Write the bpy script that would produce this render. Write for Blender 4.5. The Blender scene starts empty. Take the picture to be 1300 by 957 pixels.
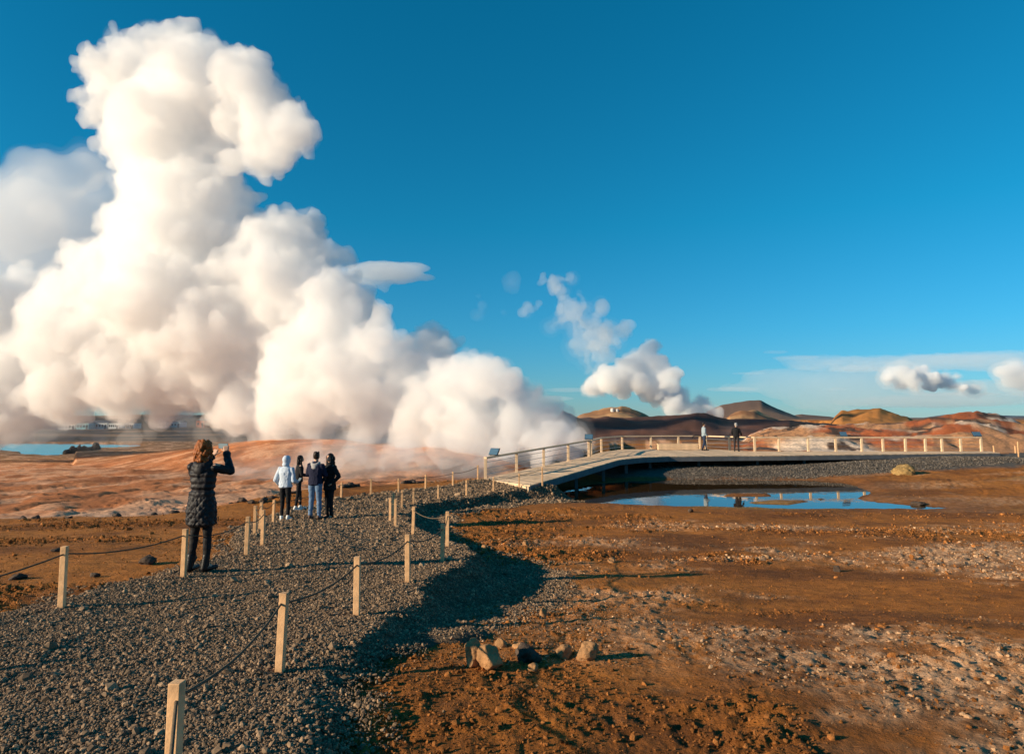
import bpy, bmesh, math, random
import numpy as np
from mathutils import Vector, Matrix

sc = bpy.context.scene
# ------------------------------------------------------------------ camera
F = 870.0; PV = 434.0; HZ = 530.0              # focal length, optical centre and horizon, in photo pixels
PITCH = math.atan((HZ - PV) / F)
cam = bpy.data.cameras.new('camera'); cam_ob = bpy.data.objects.new('camera', cam); sc.collection.objects.link(cam_ob)
cam.sensor_width = 36; cam.lens = 36 * F / 1300; cam.shift_y = -(478.5 - PV) / 1300
cam.clip_start = 0.05; cam.clip_end = 60000
cam_ob.rotation_euler = (math.pi / 2 + PITCH, 0, 0)
sc.camera = cam_ob
# ------------------------------------------------------------------ world, sun, exposure
EL = math.radians(16.5); AZ = math.radians(-110)
world = bpy.data.worlds.new('World'); sc.world = world; world.use_nodes = True
wn = world.node_tree; bg = wn.nodes['Background']
sky = wn.nodes.new('ShaderNodeTexSky'); sky.sky_type = 'NISHITA'; sky.sun_disc = False
sky.sun_elevation = EL; sky.sun_rotation = AZ; sky.altitude = 50
sky.air_density = 1.0; sky.dust_density = 0.0; sky.ozone_density = 4.0
tint = wn.nodes.new('ShaderNodeVectorMath'); tint.operation = 'MULTIPLY'      # colour grade of the whole sky, by height above the horizon
wtc = wn.nodes.new('ShaderNodeTexCoord'); wsx = wn.nodes.new('ShaderNodeSeparateXYZ'); wr = wn.nodes.new('ShaderNodeValToRGB')
wn.links.new(wtc.outputs['Generated'], wsx.inputs[0]); wn.links.new(wsx.outputs['Z'], wr.inputs['Fac'])
wr.color_ramp.elements[0].position = 0.0; wr.color_ramp.elements[0].color = (0.42, 0.68, 0.98, 1)
wr.color_ramp.elements[1].position = 0.60; wr.color_ramp.elements[1].color = (0.03, 1.06, 1.12, 1)
for q_, c_ in ((0.12, (0.22, 0.84, 1.04, 1)), (0.27, (0.08, 0.96, 1.06, 1))): wr.color_ramp.elements.new(q_).color = c_
wn.links.new(wr.outputs['Color'], tint.inputs[1])
wn.links.new(sky.outputs[0], tint.inputs[0]); wn.links.new(tint.outputs[0], bg.inputs[0])
bg.inputs[1].default_value = 0.079
sun = bpy.data.lights.new('sun', 'SUN'); sun_ob = bpy.data.objects.new('sun', sun); sc.collection.objects.link(sun_ob)
sun.energy = 5.0; sun.angle = math.radians(0.5); sun.color = (1.0, 0.82, 0.58)
SUND = Vector((math.sin(AZ) * math.cos(EL), math.cos(AZ) * math.cos(EL), math.sin(EL)))
sun_ob.rotation_euler = SUND.to_track_quat('Z', 'Y').to_euler()
vs = sc.view_settings; vs.view_transform = 'Standard'; vs.look = 'None'; vs.gamma = 1.0; vs.exposure = 0.56
cy = sc.cycles
cy.max_bounces = 32; cy.diffuse_bounces = 3; cy.glossy_bounces = 3; cy.transmission_bounces = 4
cy.volume_bounces = 22; cy.transparent_max_bounces = 96
cy.use_denoising = True; cy.use_adaptive_sampling = True; cy.adaptive_threshold = 0.015

# ------------------------------------------------------------------ helpers
rng = np.random.default_rng(11)
C = sc.collection

def at(u, v, d):
    a = (u - 650) / F; b = -(v - PV) / F
    r = np.array([a, math.cos(PITCH) - b * math.sin(PITCH), math.sin(PITCH) + b * math.cos(PITCH)])
    return r * (d / r[1])

def hash2(ix, iy, s):
    h = (ix * 374761393 + iy * 668265263 + s * 2147483647) & 0xffffffff
    h = ((h ^ (h >> 13)) * 1274126177) & 0xffffffff
    return ((h ^ (h >> 16)) & 0xffff) / 65535.0

def vnoise(x, y, s=0):
    x = np.asarray(x, float); y = np.asarray(y, float)
    xi = np.floor(x).astype(np.int64); yi = np.floor(y).astype(np.int64)
    fx = x - xi; fy = y - yi
    fx = fx * fx * fx * (fx * (fx * 6 - 15) + 10); fy = fy * fy * fy * (fy * (fy * 6 - 15) + 10)
    a = hash2(xi, yi, s); b = hash2(xi + 1, yi, s); c = hash2(xi, yi + 1, s); d = hash2(xi + 1, yi + 1, s)
    return (a * (1 - fx) + b * fx) * (1 - fy) + (c * (1 - fx) + d * fx) * fy

def fbm(x, y, s=0, o=4, lac=2.03, g=0.5):
    t = 0; a = 1; n = 0
    for k in range(o):
        t = t + a * (vnoise(x, y, s + k * 17) - 0.5); n += a; a *= g
        x, y = x * lac * 0.8 - y * lac * 0.6 + 3.1, x * lac * 0.6 + y * lac * 0.8 - 1.7
    return t / n * 2

def hash3(ix, iy, iz, s):
    h = (ix * 374761393 + iy * 668265263 + iz * 1440662683 + s * 974711) & 0xffffffff
    h = ((h ^ (h >> 13)) * 1274126177) & 0xffffffff
    return ((h ^ (h >> 16)) & 0xffff) / 65535.0

def noise3(p, s=0):
    i = np.floor(p).astype(np.int64); f = p - i; f = f * f * (3 - 2 * f)
    x, y, z = i.T; fx, fy, fz = f.T
    r = 0
    for dx in (0, 1):
        for dy in (0, 1):
            for dz in (0, 1):
                r = r + hash3(x + dx, y + dy, z + dz, s) * (fx if dx else 1 - fx) * (fy if dy else 1 - fy) * (fz if dz else 1 - fz)
    return r * 2 - 1

def sstep(a, b, x):
    t = np.clip((x - a) / (b - a), 0, 1); return t * t * (3 - 2 * t)

def lerp(a, b, t): return a + (b - a) * t

def poly_sd(P, x, y):
    """signed distance to polygon P (negative inside)"""
    P = np.asarray(P, float); d = np.full(np.shape(x), 1e18); ins = np.zeros(np.shape(x), bool)
    for i in range(len(P)):
        a = P[i]; b = P[(i + 1) % len(P)]
        e = b - a; wx = x - a[0]; wy = y - a[1]
        t = np.clip((wx * e[0] + wy * e[1]) / (e @ e), 0, 1)
        d = np.minimum(d, (wx - t * e[0]) ** 2 + (wy - t * e[1]) ** 2)
        c = ((a[1] > y) != (b[1] > y))
        if e[1] != 0:
            ins ^= c & (x < a[0] + (y - a[1]) / e[1] * e[0])
    return np.where(ins, -1, 1) * np.sqrt(d)

def link(name, me, parent=None, mat=None):
    o = bpy.data.objects.new(name, me); C.objects.link(o)
    if parent is not None: o.parent = parent
    if mat is not None and me is not None: me.materials.clear(); me.materials.append(mat)
    return o

def tag(o, label=None, cat=None, group=None, kind=None):
    if label: o['label'] = label
    if cat: o['category'] = cat
    if group: o['group'] = group
    if kind: o['kind'] = kind
    return o

def empty(name, loc=(0, 0, 0), rz=0):
    o = bpy.data.objects.new(name, None); C.objects.link(o); o.location = loc; o.rotation_euler = (0, 0, rz); return o

def np_mesh(name, V, Fc, smooth=True):
    me = bpy.data.meshes.new(name)
    V = np.ascontiguousarray(V, np.float32); Fc = np.ascontiguousarray(Fc, np.int32)
    n = Fc.shape[1]
    me.vertices.add(len(V)); me.vertices.foreach_set('co', V.ravel())
    me.loops.add(Fc.size); me.loops.foreach_set('vertex_index', Fc.ravel())
    me.polygons.add(len(Fc)); me.polygons.foreach_set('loop_start', np.arange(0, Fc.size, n, dtype=np.int32))
    me.polygons.foreach_set('use_smooth', np.full(len(Fc), smooth))
    me.update(calc_edges=True)
    return me

def color_attr(me, col):
    a = me.attributes.new('Col', 'FLOAT_COLOR', 'POINT')
    c = np.ones((len(me.vertices), 4), np.float32); c[:, :3] = col
    a.data.foreach_set('color', c.ravel())

def box_mesh(name, pts8=None, size=None, bevel=0.0):
    """box from its size (origin at the middle of its base) or from eight corners (bottom four, top four)"""
    bm = bmesh.new()
    if pts8 is None:
        x, y, z = size[0] / 2, size[1] / 2, size[2]
        pts8 = [(-x, -y, 0), (x, -y, 0), (x, y, 0), (-x, y, 0), (-x, -y, z), (x, -y, z), (x, y, z), (-x, y, z)]
    v = [bm.verts.new(p) for p in pts8]
    for f in ((3, 2, 1, 0), (4, 5, 6, 7), (0, 1, 5, 4), (1, 2, 6, 5), (2, 3, 7, 6), (3, 0, 4, 7)): bm.faces.new([v[i] for i in f])
    if bevel: bmesh.ops.bevel(bm, geom=bm.edges[:], offset=bevel, segments=1, affect='EDGES')
    bmesh.ops.recalc_face_normals(bm, faces=bm.faces[:])
    me = bpy.data.meshes.new(name); bm.to_mesh(me); bm.free(); return me

def beam_pts(a, b, w, h):
    """eight corners of a beam of width w and height h whose top middle line runs from a to b"""
    a = np.array(a, float); b = np.array(b, float); d = b - a; n = np.array([-d[1], d[0], 0.0]); n /= np.linalg.norm(n); n *= w / 2
    dn = np.array([0, 0, -h])
    return [a - n + dn, b - n + dn, b + n + dn, a + n + dn, a - n, b - n, b + n, a + n]

def tube_mesh(name, pts, r, seg=6):
    pts = np.asarray(pts, float); n = len(pts)
    T = np.gradient(pts, axis=0); T /= np.linalg.norm(T, axis=1)[:, None]
    up = np.array([0, 0, 1.0]) if abs(T[:, 2]).mean() < 0.8 else np.array([1.0, 0, 0])
    A = np.cross(T, up); A /= np.linalg.norm(A, axis=1)[:, None]; B = np.cross(A, T)
    r = np.broadcast_to(np.asarray(r, float), (n,))
    th = np.arange(seg) * 2 * math.pi / seg
    V = pts[:, None] + r[:, None, None] * (np.cos(th)[None, :, None] * A[:, None] + np.sin(th)[None, :, None] * B[:, None])
    i = np.arange(n - 1)[:, None] * seg; j = np.arange(seg)[None]; k = (j + 1) % seg
    Fc = np.stack([i + j, i + k, i + seg + k, i + seg + j], -1).reshape(-1, 4)
    return np_mesh(name, V.reshape(-1, 3), Fc)

_ico = {}
def ico(sub):
    if sub not in _ico:
        bm = bmesh.new(); bmesh.ops.create_icosphere(bm, subdivisions=sub, radius=1); bm.verts.ensure_lookup_table()
        _ico[sub] = (np.array([v.co[:] for v in bm.verts]), np.array([[q.index for q in f.verts] for f in bm.faces])); bm.free()
    return _ico[sub]

def blob_mesh(name, ells, voxel, smooth=2, sub=2):
    """union of ellipsoids [(centre, radii)] remeshed to one closed surface"""
    Vs = []; Fs = []; o = 0; iv, fc = ico(sub)
    for c, r in ells:
        if np.max(r) < 1.2 * voxel: continue
        iv, fc = ico(sub if np.max(r) > 4 * voxel else 1)
        Vs.append(iv * np.asarray(r, float) + np.asarray(c, float)); Fs.append(fc + o); o += len(iv)
    me = np_mesh(name, np.concatenate(Vs), np.concatenate(Fs))
    ob = bpy.data.objects.new(name, me); C.objects.link(ob)
    m = ob.modifiers.new('remesh', 'REMESH'); m.mode = 'VOXEL'; m.voxel_size = voxel; m.use_smooth_shade = True
    if smooth: s = ob.modifiers.new('smooth', 'SMOOTH'); s.factor = 0.5; s.iterations = smooth
    dg = bpy.context.evaluated_depsgraph_get()
    out = bpy.data.meshes.new_from_object(ob.evaluated_get(dg))
    bpy.data.objects.remove(ob); bpy.data.meshes.remove(me); out.name = name
    return out

def get_v(me):
    a = np.empty(len(me.vertices) * 3, np.float32); me.vertices.foreach_get('co', a); return a.reshape(-1, 3).astype(float)
def get_n(me):
    a = np.empty(len(me.vertices) * 3, np.float32); me.vertices.foreach_get('normal', a); return a.reshape(-1, 3).astype(float)
def set_v(me, v):
    me.vertices.foreach_set('co', np.ascontiguousarray(v, np.float32).ravel()); me.update()

# ------------------------------------------------------------------ materials
def mat(name, col, rough=0.9, var=0.2, scale=8.0, bump=0.0, bscale=40.0, metal=0.0, spec=0.3, random_obj=0.0, attr=False, detail=6):
    m = bpy.data.materials.new(name); m.use_nodes = True; n = m.node_tree; b = n.nodes['Principled BSDF']
    b.inputs['Roughness'].default_value = rough; b.inputs['Metallic'].default_value = metal
    b.inputs['Specular IOR Level'].default_value = spec
    tc = n.nodes.new('ShaderNodeTexCoord')
    nz = n.nodes.new('ShaderNodeTexNoise'); nz.inputs['Scale'].default_value = scale; nz.inputs['Detail'].default_value = detail
    n.links.new(tc.outputs['Object'], nz.inputs['Vector'])
    mr = n.nodes.new('ShaderNodeMapRange'); mr.inputs['From Min'].default_value = 0.3; mr.inputs['From Max'].default_value = 0.7
    mr.inputs['To Min'].default_value = 1 - var; mr.inputs['To Max'].default_value = 1 + var
    n.links.new(nz.outputs['Fac'], mr.inputs['Value'])
    mx = n.nodes.new('ShaderNodeVectorMath'); mx.operation = 'SCALE'
    if attr:
        at_ = n.nodes.new('ShaderNodeAttribute'); at_.attribute_name = 'Col'; n.links.new(at_.outputs['Color'], mx.inputs[0])
    else: mx.inputs[0].default_value = col
    src = mr.outputs[0]
    if random_obj:
        oi = n.nodes.new('ShaderNodeObjectInfo'); rp = n.nodes.new('ShaderNodeMath'); rp.operation = 'POWER'; rp.inputs[1].default_value = 2.2
        n.links.new(oi.outputs['Random'], rp.inputs[0])
        r2 = n.nodes.new('ShaderNodeMapRange'); r2.inputs['To Min'].default_value = 1 - 0.6 * min(random_obj, 1.5); r2.inputs['To Max'].default_value = 1 + random_obj * 1.6
        n.links.new(rp.outputs[0], r2.inputs['Value'])
        mu = n.nodes.new('ShaderNodeMath'); mu.operation = 'MULTIPLY'; n.links.new(src, mu.inputs[0]); n.links.new(r2.outputs[0], mu.inputs[1]); src = mu.outputs[0]
    n.links.new(src, mx.inputs['Scale']); n.links.new(mx.outputs[0], b.inputs['Base Color'])
    if bump:
        n2 = n.nodes.new('ShaderNodeTexNoise'); n2.inputs['Scale'].default_value = bscale; n2.inputs['Detail'].default_value = 8; n2.inputs['Roughness'].default_value = 0.65
        n.links.new(tc.outputs['Object'], n2.inputs['Vector'])
        bp = n.nodes.new('ShaderNodeBump'); bp.inputs['Strength'].default_value = 1.0; bp.inputs['Distance'].default_value = bump
        n.links.new(n2.outputs['Fac'], bp.inputs['Height']); n.links.new(bp.outputs[0], b.inputs['Normal'])
    return m

def vol_mat(name, density, col=(1, 1, 1), g=0.0):
    m = bpy.data.materials.new(name); m.use_nodes = True; n = m.node_tree; n.nodes.clear()
    o = n.nodes.new('ShaderNodeOutputMaterial'); p = n.nodes.new('ShaderNodeVolumePrincipled')
    p.inputs['Color'].default_value = (*col, 1); p.inputs['Density'].default_value = density; p.inputs['Anisotropy'].default_value = g
    n.links.new(p.outputs[0], o.inputs['Volume']); return m

def water_mat(name, col, rough=0.03, bump=0.0, bscale=3.0):
    m = bpy.data.materials.new(name); m.use_nodes = True; n = m.node_tree; b = n.nodes['Principled BSDF']
    b.inputs['Base Color'].default_value = (*col, 1); b.inputs['Roughness'].default_value = rough; b.inputs['IOR'].default_value = 1.33
    b.inputs['Specular IOR Level'].default_value = 0.5
    if bump:
        tc = n.nodes.new('ShaderNodeTexCoord'); nz = n.nodes.new('ShaderNodeTexNoise'); nz.inputs['Scale'].default_value = bscale
        bp = n.nodes.new('ShaderNodeBump'); bp.inputs['Distance'].default_value = bump
        n.links.new(tc.outputs['Object'], nz.inputs['Vector']); n.links.new(nz.outputs['Fac'], bp.inputs['Height']); n.links.new(bp.outputs[0], b.inputs['Normal'])
    return m

M = {}
M['soil'] = mat('soil', (0, 0, 0), 0.95, 0.3, 5.0, 0.05, 22, spec=0.15, attr=True, detail=10)
M['gravel_bed'] = mat('gravel_bed', (0, 0, 0), 0.95, 0.5, 30, 0.03, 34, spec=0.2, attr=True, detail=8)
M['gravel'] = mat('gravel', (0.20, 0.128, 0.074), 0.85, 0.25, 3, spec=0.3, random_obj=0.6)
M['bank_gravel'] = mat('bank_gravel', (0.10, 0.082, 0.066), 0.9, 0.25, 3, spec=0.2, random_obj=0.8)
M['clod'] = mat('clod', (0.30, 0.115, 0.032), 0.95, 0.3, 3, 0.01, 20, spec=0.1, random_obj=0.5)
M['crust'] = mat('crust', (0.55, 0.33, 0.18), 0.95, 0.3, 3, 0.01, 20, spec=0.1, random_obj=0.4)
M['rock'] = mat('rock', (0.38, 0.2, 0.09), 0.95, 0.35, 5, 0.03, 18, spec=0.15)
M['dark_rock'] = mat('dark_rock', (0.085, 0.06, 0.045), 0.95, 0.4, 5, 0.03, 18, spec=0.15)
M['lava'] = mat('lava', (0.03, 0.024, 0.02), 0.95, 0.4, 0.7, 0.2, 2, spec=0.15)
M['moss'] = mat('moss', (0.30, 0.19, 0.075), 0.95, 0.35, 9, 0.03, 30, spec=0.1)
M['wood_post'] = mat('wood_post', (0.72, 0.41, 0.20), 0.78, 0.28, 9, 0.004, 30, spec=0.3, random_obj=0.12)
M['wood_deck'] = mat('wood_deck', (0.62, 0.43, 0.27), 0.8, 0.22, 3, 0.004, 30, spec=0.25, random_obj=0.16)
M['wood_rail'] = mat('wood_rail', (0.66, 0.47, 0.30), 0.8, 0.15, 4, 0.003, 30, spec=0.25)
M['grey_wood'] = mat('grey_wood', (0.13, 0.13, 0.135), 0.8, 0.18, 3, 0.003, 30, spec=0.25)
M['rope'] = mat('rope', (0.12, 0.09, 0.06), 0.9, 0.25, 60, spec=0.1)
M['steel'] = mat('steel', (0.45, 0.45, 0.45), 0.4, 0.1, 5, metal=0.9)
M['dark_metal'] = mat('dark_metal', (0.02, 0.02, 0.02), 0.5, 0.1, 5)
M['sign_blue'] = mat('sign_blue', (0.06, 0.13, 0.2), 0.5, 0.25, 12)
M['pool'] = water_mat('pool', (0.05, 0.028, 0.012), 0.02, 0.002, 2.5)
M['lake'] = water_mat('lake', (0.10, 0.24, 0.33), 0.06, 0.02, 0.4)
M['white_wall'] = mat('white_wall', (0.55, 0.54, 0.52), 0.8, 0.06, 0.5)
M['teal_wall'] = mat('teal_wall', (0.22, 0.42, 0.45), 0.8, 0.06, 0.5)
M['red_wall'] = mat('red_wall', (0.35, 0.10, 0.06), 0.8, 0.1, 0.5)
M['dark_roof'] = mat('dark_roof', (0.10, 0.10, 0.11), 0.8, 0.1, 0.5)
M['glass'] = mat('glass', (0.02, 0.03, 0.04), 0.15, 0.05, 1)
M['skin'] = mat('skin', (0.52, 0.30, 0.20), 0.55, 0.06, 20)

# ------------------------------------------------------------------ the lie of the land
PD = [-6, 1, 3, 5.4, 7, 8.7, 11, 14.5, 17.5, 20, 23, 26, 28, 30]
PZ = [-1.7, -1.72, -1.8, -1.9, -1.95, -1.98, -2.15, -2.37, -2.57, -2.72, -2.8, -2.75, -2.62, -2.58]
def z_path(y): return np.interp(y, PD, PZ)
def post_xy(u, v):
    d = np.linspace(3, 34, 4000); zz = z_path(d); pv = HZ - zz / d * F     # where the path plane meets this pixel row
    i = np.argmin(abs(pv - v)); p = at(u, v, d[i]); return p[0], d[i]
RIGHT = [(355, 838, 93), (453, 773, 71), (518, 730, 58), (561.5, 706, 46), (568, 689, 43), (524.3, 673.7, 35), (502, 665, 33), (495.5, 658.5, 29),
         (499.5, 653, 28), (510, 643, 23), (525, 638, 20), (556, 632, 18.3), (592, 628, 20.6), (626, 622, 18.3), (659, 618, 18), (688.5, 617, 25)]
LEFT = [(79, 762, 74), (233, 725, 58), (312.7, 700, 47), (333.6, 686.5, 43), (323.6, 675, 37), (330, 667.5, 33), (347, 658, 28)]
BACK = [(433, 632, 21), (470.5, 627.7, 21), (506, 622.5, 18), (540, 618, 18), (574.8, 614.5, 18), (606.6, 609.5, 19.5)]
R_xy = [(2.6, -0.4), (0.6, 0.55), (-0.85, 1.75), (-1.57, 3.37)] + [post_xy(u, v) for u, v, h in RIGHT]
L_xy = [(1.5, -4.2), (-1.6, -3.2), (-3.8, -0.6), (-5.0, 2.2), (-5.25, 5.0)] + [post_xy(u, v) for u, v, h in LEFT]
B_xy = [post_xy(u, v) for u, v, h in BACK]
PATH = R_xy[:-1] + [(1.3, 27.2), (-0.9, 29.6)] + B_xy[::-1] + [(-6.3, 21.0)] + L_xy[::-1]
def bank_slope(y): return np.interp(y, [0, 6.3, 8.8, 12], [0.17, 0.19, 0.42, 0.5])
def sd_path(x, y): return poly_sd(PATH, x, y) - 0.28 + 0.22 * fbm(x * 1.2, y * 1.2, 171, 4)

XCY = [-8, -2, 1, 3.4, 5.4, 8.7, 11, 14.3, 18, 21, 23.5, 26, 28, 33, 37.5, 40, 42, 43, 45]
XCX = [3.0, 0.0, -3, -3.3, -3.4, -2.8, -2.7, -3.7, -4.6, -4.8, -4.5, -2.8, -0.5, 2.5, 5, 8, 20, 30, 200]
RIMX = [-60, -15.7, -12.8, -10.4, -9.4, -8.7, -6.7, -1.5, 1, 4, 6, 12, 14, 18]
RIMY = [19, 21, 21.5, 22, 24, 26.5, 28.5, 31.5, 34, 40.5, 48, 49.5, 56, 75]
def pix_poly(pts, z): return [(p[0], p[1]) for p in (at(u, v, -z * F / (v - HZ) * 1.0) for u, v in pts)]
ZW = -3.15
POOL = pix_poly([(668, 624), (700, 631), (735, 636), (780, 637), (860, 640.5), (940, 642), (1010, 643.5), (1100, 643), (1212, 642.5), (1200, 640), (1150, 636.5), (1105, 633.5), (1083, 630),
                 (1108, 622), (1085, 613), (1060, 608.5), (960, 607.5), (857, 606.5), (800, 609), (750, 613), (695, 617)], ZW)
ISL = [pix_poly([(923, 627), (975, 627), (972, 625), (930, 624.6)], ZW), pix_poly([(955, 635.5), (1000, 637), (1022, 633.5), (985, 633)], ZW)]
ZL = -9.3
LAKE = pix_poly([(-260, 561), (-260, 570), (0, 571), (30, 573), (50, 578), (65, 579.5), (85, 576), (106, 569.5), (134, 568.5), (178, 566.3), (182, 564), (110, 562.3), (0, 561.5)], ZL)

def ridge(x, y, u, prof, d0, wf, wb, base, rough=0.12, s=0, exp=1.3, fs=0.12):
    """a rise whose crest stands d0 metres away; prof lists its crest line"""
    us, v = zip(*prof)
    top = np.interp(u, us, [-(q - HZ) / F * d0 for q in v], left=base, right=base)
    w = fbm(x * fs, y * fs, s, 3)
    dy = y - d0 * (1 + 0.05 * w)
    t = np.where(dy < 0, np.clip(1 + dy / wf, 0, 1), np.clip(1 - dy / wb, 0, 1))
    t = sstep(0, 1, t) ** exp if exp != 1 else t
    hgt = np.maximum(top - base, 0)
    return np.where(hgt * t > 0, base + hgt * t * (1 + rough * fbm(x * fs * 2.5, y * fs * 2.5, s + 5, 5) * (1 - 0.6 * t)), -1e4)

MOUND = [(925, 575), (950, 553), (975, 546), (1005, 543), (1060, 541), (1110, 540), (1150, 537), (1185, 531), (1215, 527), (1235, 525.5), (1262, 529), (1290, 538), (1340, 542), (1420, 536), (1520, 548)]
DARK = [(690, 560), (706, 530), (714, 518.5), (722, 523), (735, 529), (760, 530), (800, 530), (843, 528), (868, 525), (882, 524), (905, 528), (923, 531.5), (960, 532), (1010, 534), (1060, 538), (1120, 545)]
def terrain(x, y, detail=True):
    x = np.asarray(x, float); y = np.asarray(y, float)
    ys = np.maximum(y, 0.5); u = 650 + F * x / ys
    r = np.hypot(x, y)
    # lower ground on the pond side of the path
    zr = np.interp(y, [-10, 0, 5, 6.5, 8, 9.5, 12, 16, 24, 33, 35.6, 37.6, 39, 41, 46, 60], [-1.92, -1.95, -2.03, -2.14, -2.28, -2.42, -2.64, -2.86, -3.07, -3.1, -3.06, -2.8, -2.76, -2.82, -2.5, -2.45])
    zr = zr + sstep(14, 26, x) * sstep(18, 38, y) * 0.5
    zr = zr + 0.09 * fbm(x * 0.22, y * 0.3, 3, 3) + 0.03 * fbm(x * 1.1, y * 1.3, 8, 3)
    # shelf, rim and basin on the far side
    zl = np.interp(y, [-10, 0, 8, 12, 16, 21, 30, 50], [-1.85, -1.9, -2.03, -2.25, -2.55, -2.88, -2.75, -2.45]) - 0.02 * np.maximum(-x - 8, 0)
    zl = zl + 0.07 * fbm(x * 0.4, y * 0.4, 21, 4)
    rim = np.interp(x, RIMX, RIMY) + 0.9 * fbm(x * 0.35, y * 0.2, 31, 4)
    zb = np.interp(y, [15, 29, 45, 70, 120, 165, 260, 300, 450, 600, 1500, 20000], [-3.5, -4.0, -4.6, -5.5, -7.6, -9.0, -8.95, -8.7, -7.4, -6.5, -6, -6])
    zb = zb + (0.3 * np.abs(fbm(x * 0.5, y * 0.3, 47, 5)) * (1 - sstep(100, 160, y)) + 0.22 * fbm(x * 0.09, y * 0.09, 41, 4) + 0.1 * fbm(x * 0.5, y * 0.5, 44, 3)) * sstep(0, 30, r)
    zl = lerp(zl, np.minimum(zb, zl - 0.2), sstep(-0.3, 1.6, y - rim))
    rr = sstep(905, 965, u) * (y > 40)
    zfar = np.interp(y, [40, 47, 60, 120, 300, 20000], [-2.45, -2.45, -2.6, -3.6, -5, -6])
    zl = lerp(zl, zfar + 0.3 * fbm(x * 0.06, y * 0.06, 55, 3) * sstep(50, 90, y), rr)
    side = sstep(-0.9, 0.9, x - np.interp(y, XCY, XCX))
    z = lerp(zl, zr, side)
    # rises
    far = y > 44
    z = np.where(far, np.maximum(z, ridge(x, y, u, MOUND, 92, 46, 40, -4.0, 0.34, 61, 0.9, 0.11)), z)
    z = np.where(far, np.maximum(z, ridge(x, y, u, [(940, 566), (965, 560), (1010, 556), (1060, 553), (1120, 556), (1180, 553), (1240, 552), (1300, 556), (1400, 560)], 60, 12, 14, -3.2, 0.4, 65, 0.9, 0.25)), z)
    z = np.where(far, np.maximum(z, ridge(x, y, u, DARK, 230, 70, 50, -6.0, 0.3, 71, 1.0, 0.06)), z)
    z = np.where(far, np.maximum(z, ridge(x, y, u, [(60, 592), (140, 586), (210, 577), (260, 569), (305, 562), (350, 557), (400, 556), (440, 558), (480, 562), (520, 560), (560, 558), (620, 566), (690, 590)], 96, 62, 40, -6.5, 0.2, 75, 0.8, 0.09)), z)
    z = np.where(far, np.maximum(z, ridge(x, y, u, [(715, 540), (735, 527.5), (755, 521), (775, 517), (788, 515.5), (800, 518), (822, 528), (840, 540)], 420, 120, 120, -6, 0.3, 81, 1.0, 0.04)), z)
    z = np.where(far, np.maximum(z, ridge(x, y, u, [(880, 534), (900, 518), (915, 510), (930, 506.5), (948, 505), (965, 504.5), (978, 511), (995, 520), (1010, 527), (1030, 534)], 900, 260, 300, -6, 0.14, 85, 1.0, 0.012)), z)
    z = np.where(far, np.maximum(z, ridge(x, y, u, [(905, 545), (925, 526), (940, 521), (955, 521), (970, 526), (985, 532), (1000, 545)], 520, 140, 140, -6, 0.45, 87, 1.0, 0.03)), z)
    z = np.where(far, np.maximum(z, ridge(x, y, u, [(985, 535), (1000, 527), (1015, 523.5), (1030, 525), (1050, 528), (1075, 534)], 1600, 400, 400, -6, 0.1, 89, 1.0, 0.006)), z)
    z = np.where(far, np.maximum(z, ridge(x, y, u, [(1045, 545), (1058, 528), (1066, 522), (1080, 522.5), (1100, 519), (1113, 518.5), (1130, 523), (1150, 530), (1175, 545)], 360, 100, 100, -5, 0.45, 91, 1.0, 0.05)), z)
    z = np.where(far, np.maximum(z, ridge(x, y, u, [(1150, 533), (1190, 527), (1213, 523.5), (1232, 526), (1240, 526.5), (1252, 523), (1268, 527), (1320, 528), (1450, 526), (1700, 529)], 7000, 1500, 2000, -6, 0.05, 93, 1.0, 0.002)), z)
    z = np.where(far, np.maximum(z, ridge(x, y, u, [(-700, 531), (-300, 529), (0, 528), (90, 526), (150, 527), (220, 525.5), (290, 527), (360, 530), (480, 530), (640, 534)], 760, 240, 300, -7, 0.15, 95, 1.0, 0.01)), z)
    # lava land beyond the lake
    z = z + np.where((y > 240) & (u < 620), 1.1 * np.abs(fbm(x * 0.03, y * 0.03, 101, 5)) * sstep(255, 300, y), 0)
    # water basins
    sp = poly_sd(POOL, x, y) + 0.25 * fbm(x * 0.9, y * 0.9, 111, 3)
    near = (y > 20) & (y < 42) & (x > -1) & (x < 25)
    zp = ZW - 0.16 * sstep(0, -2.0, sp) + 0.085 * np.clip(sp, 0, 1.6)
    for q in ISL:
        si = poly_sd(q, x, y); zp = np.where(si < 0.5, np.maximum(zp, ZW + 0.05 - 0.14 * sstep(-0.1, 0.5, si)), zp)
    z = np.where(near & (sp < 0.8), lerp(zp, np.maximum(z, ZW + 0.01), sstep(0.1, 0.8, sp)), z)
    sl = poly_sd(LAKE, x, y) + 4 * fbm(x * 0.05, y * 0.05, 121, 3)
    lk = (y > 140) & (y < 300) & (x < -60)
    z = np.where(lk, np.where(sl < 0, ZL - 1.0 * sstep(0, -6, sl), np.maximum(z, ZL + 0.12 * np.clip(sl, 0, 4))), z)
    if detail:
        k = patch(x, y)
        nearw = 1 - sstep(45, 75, r)
        wet = sstep(0.2, 2.5, sp) * (y < 44) + (y >= 44)
        fine = 0.05 * np.abs(fbm(x * 4.2, y * 4.2, 131, 4)) + 0.032 * fbm(x * 12, y * 12, 135, 3)
        rug = sstep(48, 56, y) * sstep(915, 960, u) * (y < 140)
        z = z + rug * (0.55 * np.abs(fbm(x * 0.22, y * 0.22, 161, 5)) + 0.22 * fbm(x * 0.9, y * 0.6, 165, 4))
        z = z + nearw * wet * fine * (0.65 + 0.35 * sstep(7, 10, r)) * (0.2 + 1.5 * np.maximum(k, 0.9 * crust_at(x, y)))
    # bank that carries the path
    sp_ = sd_path(x, y)
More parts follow.
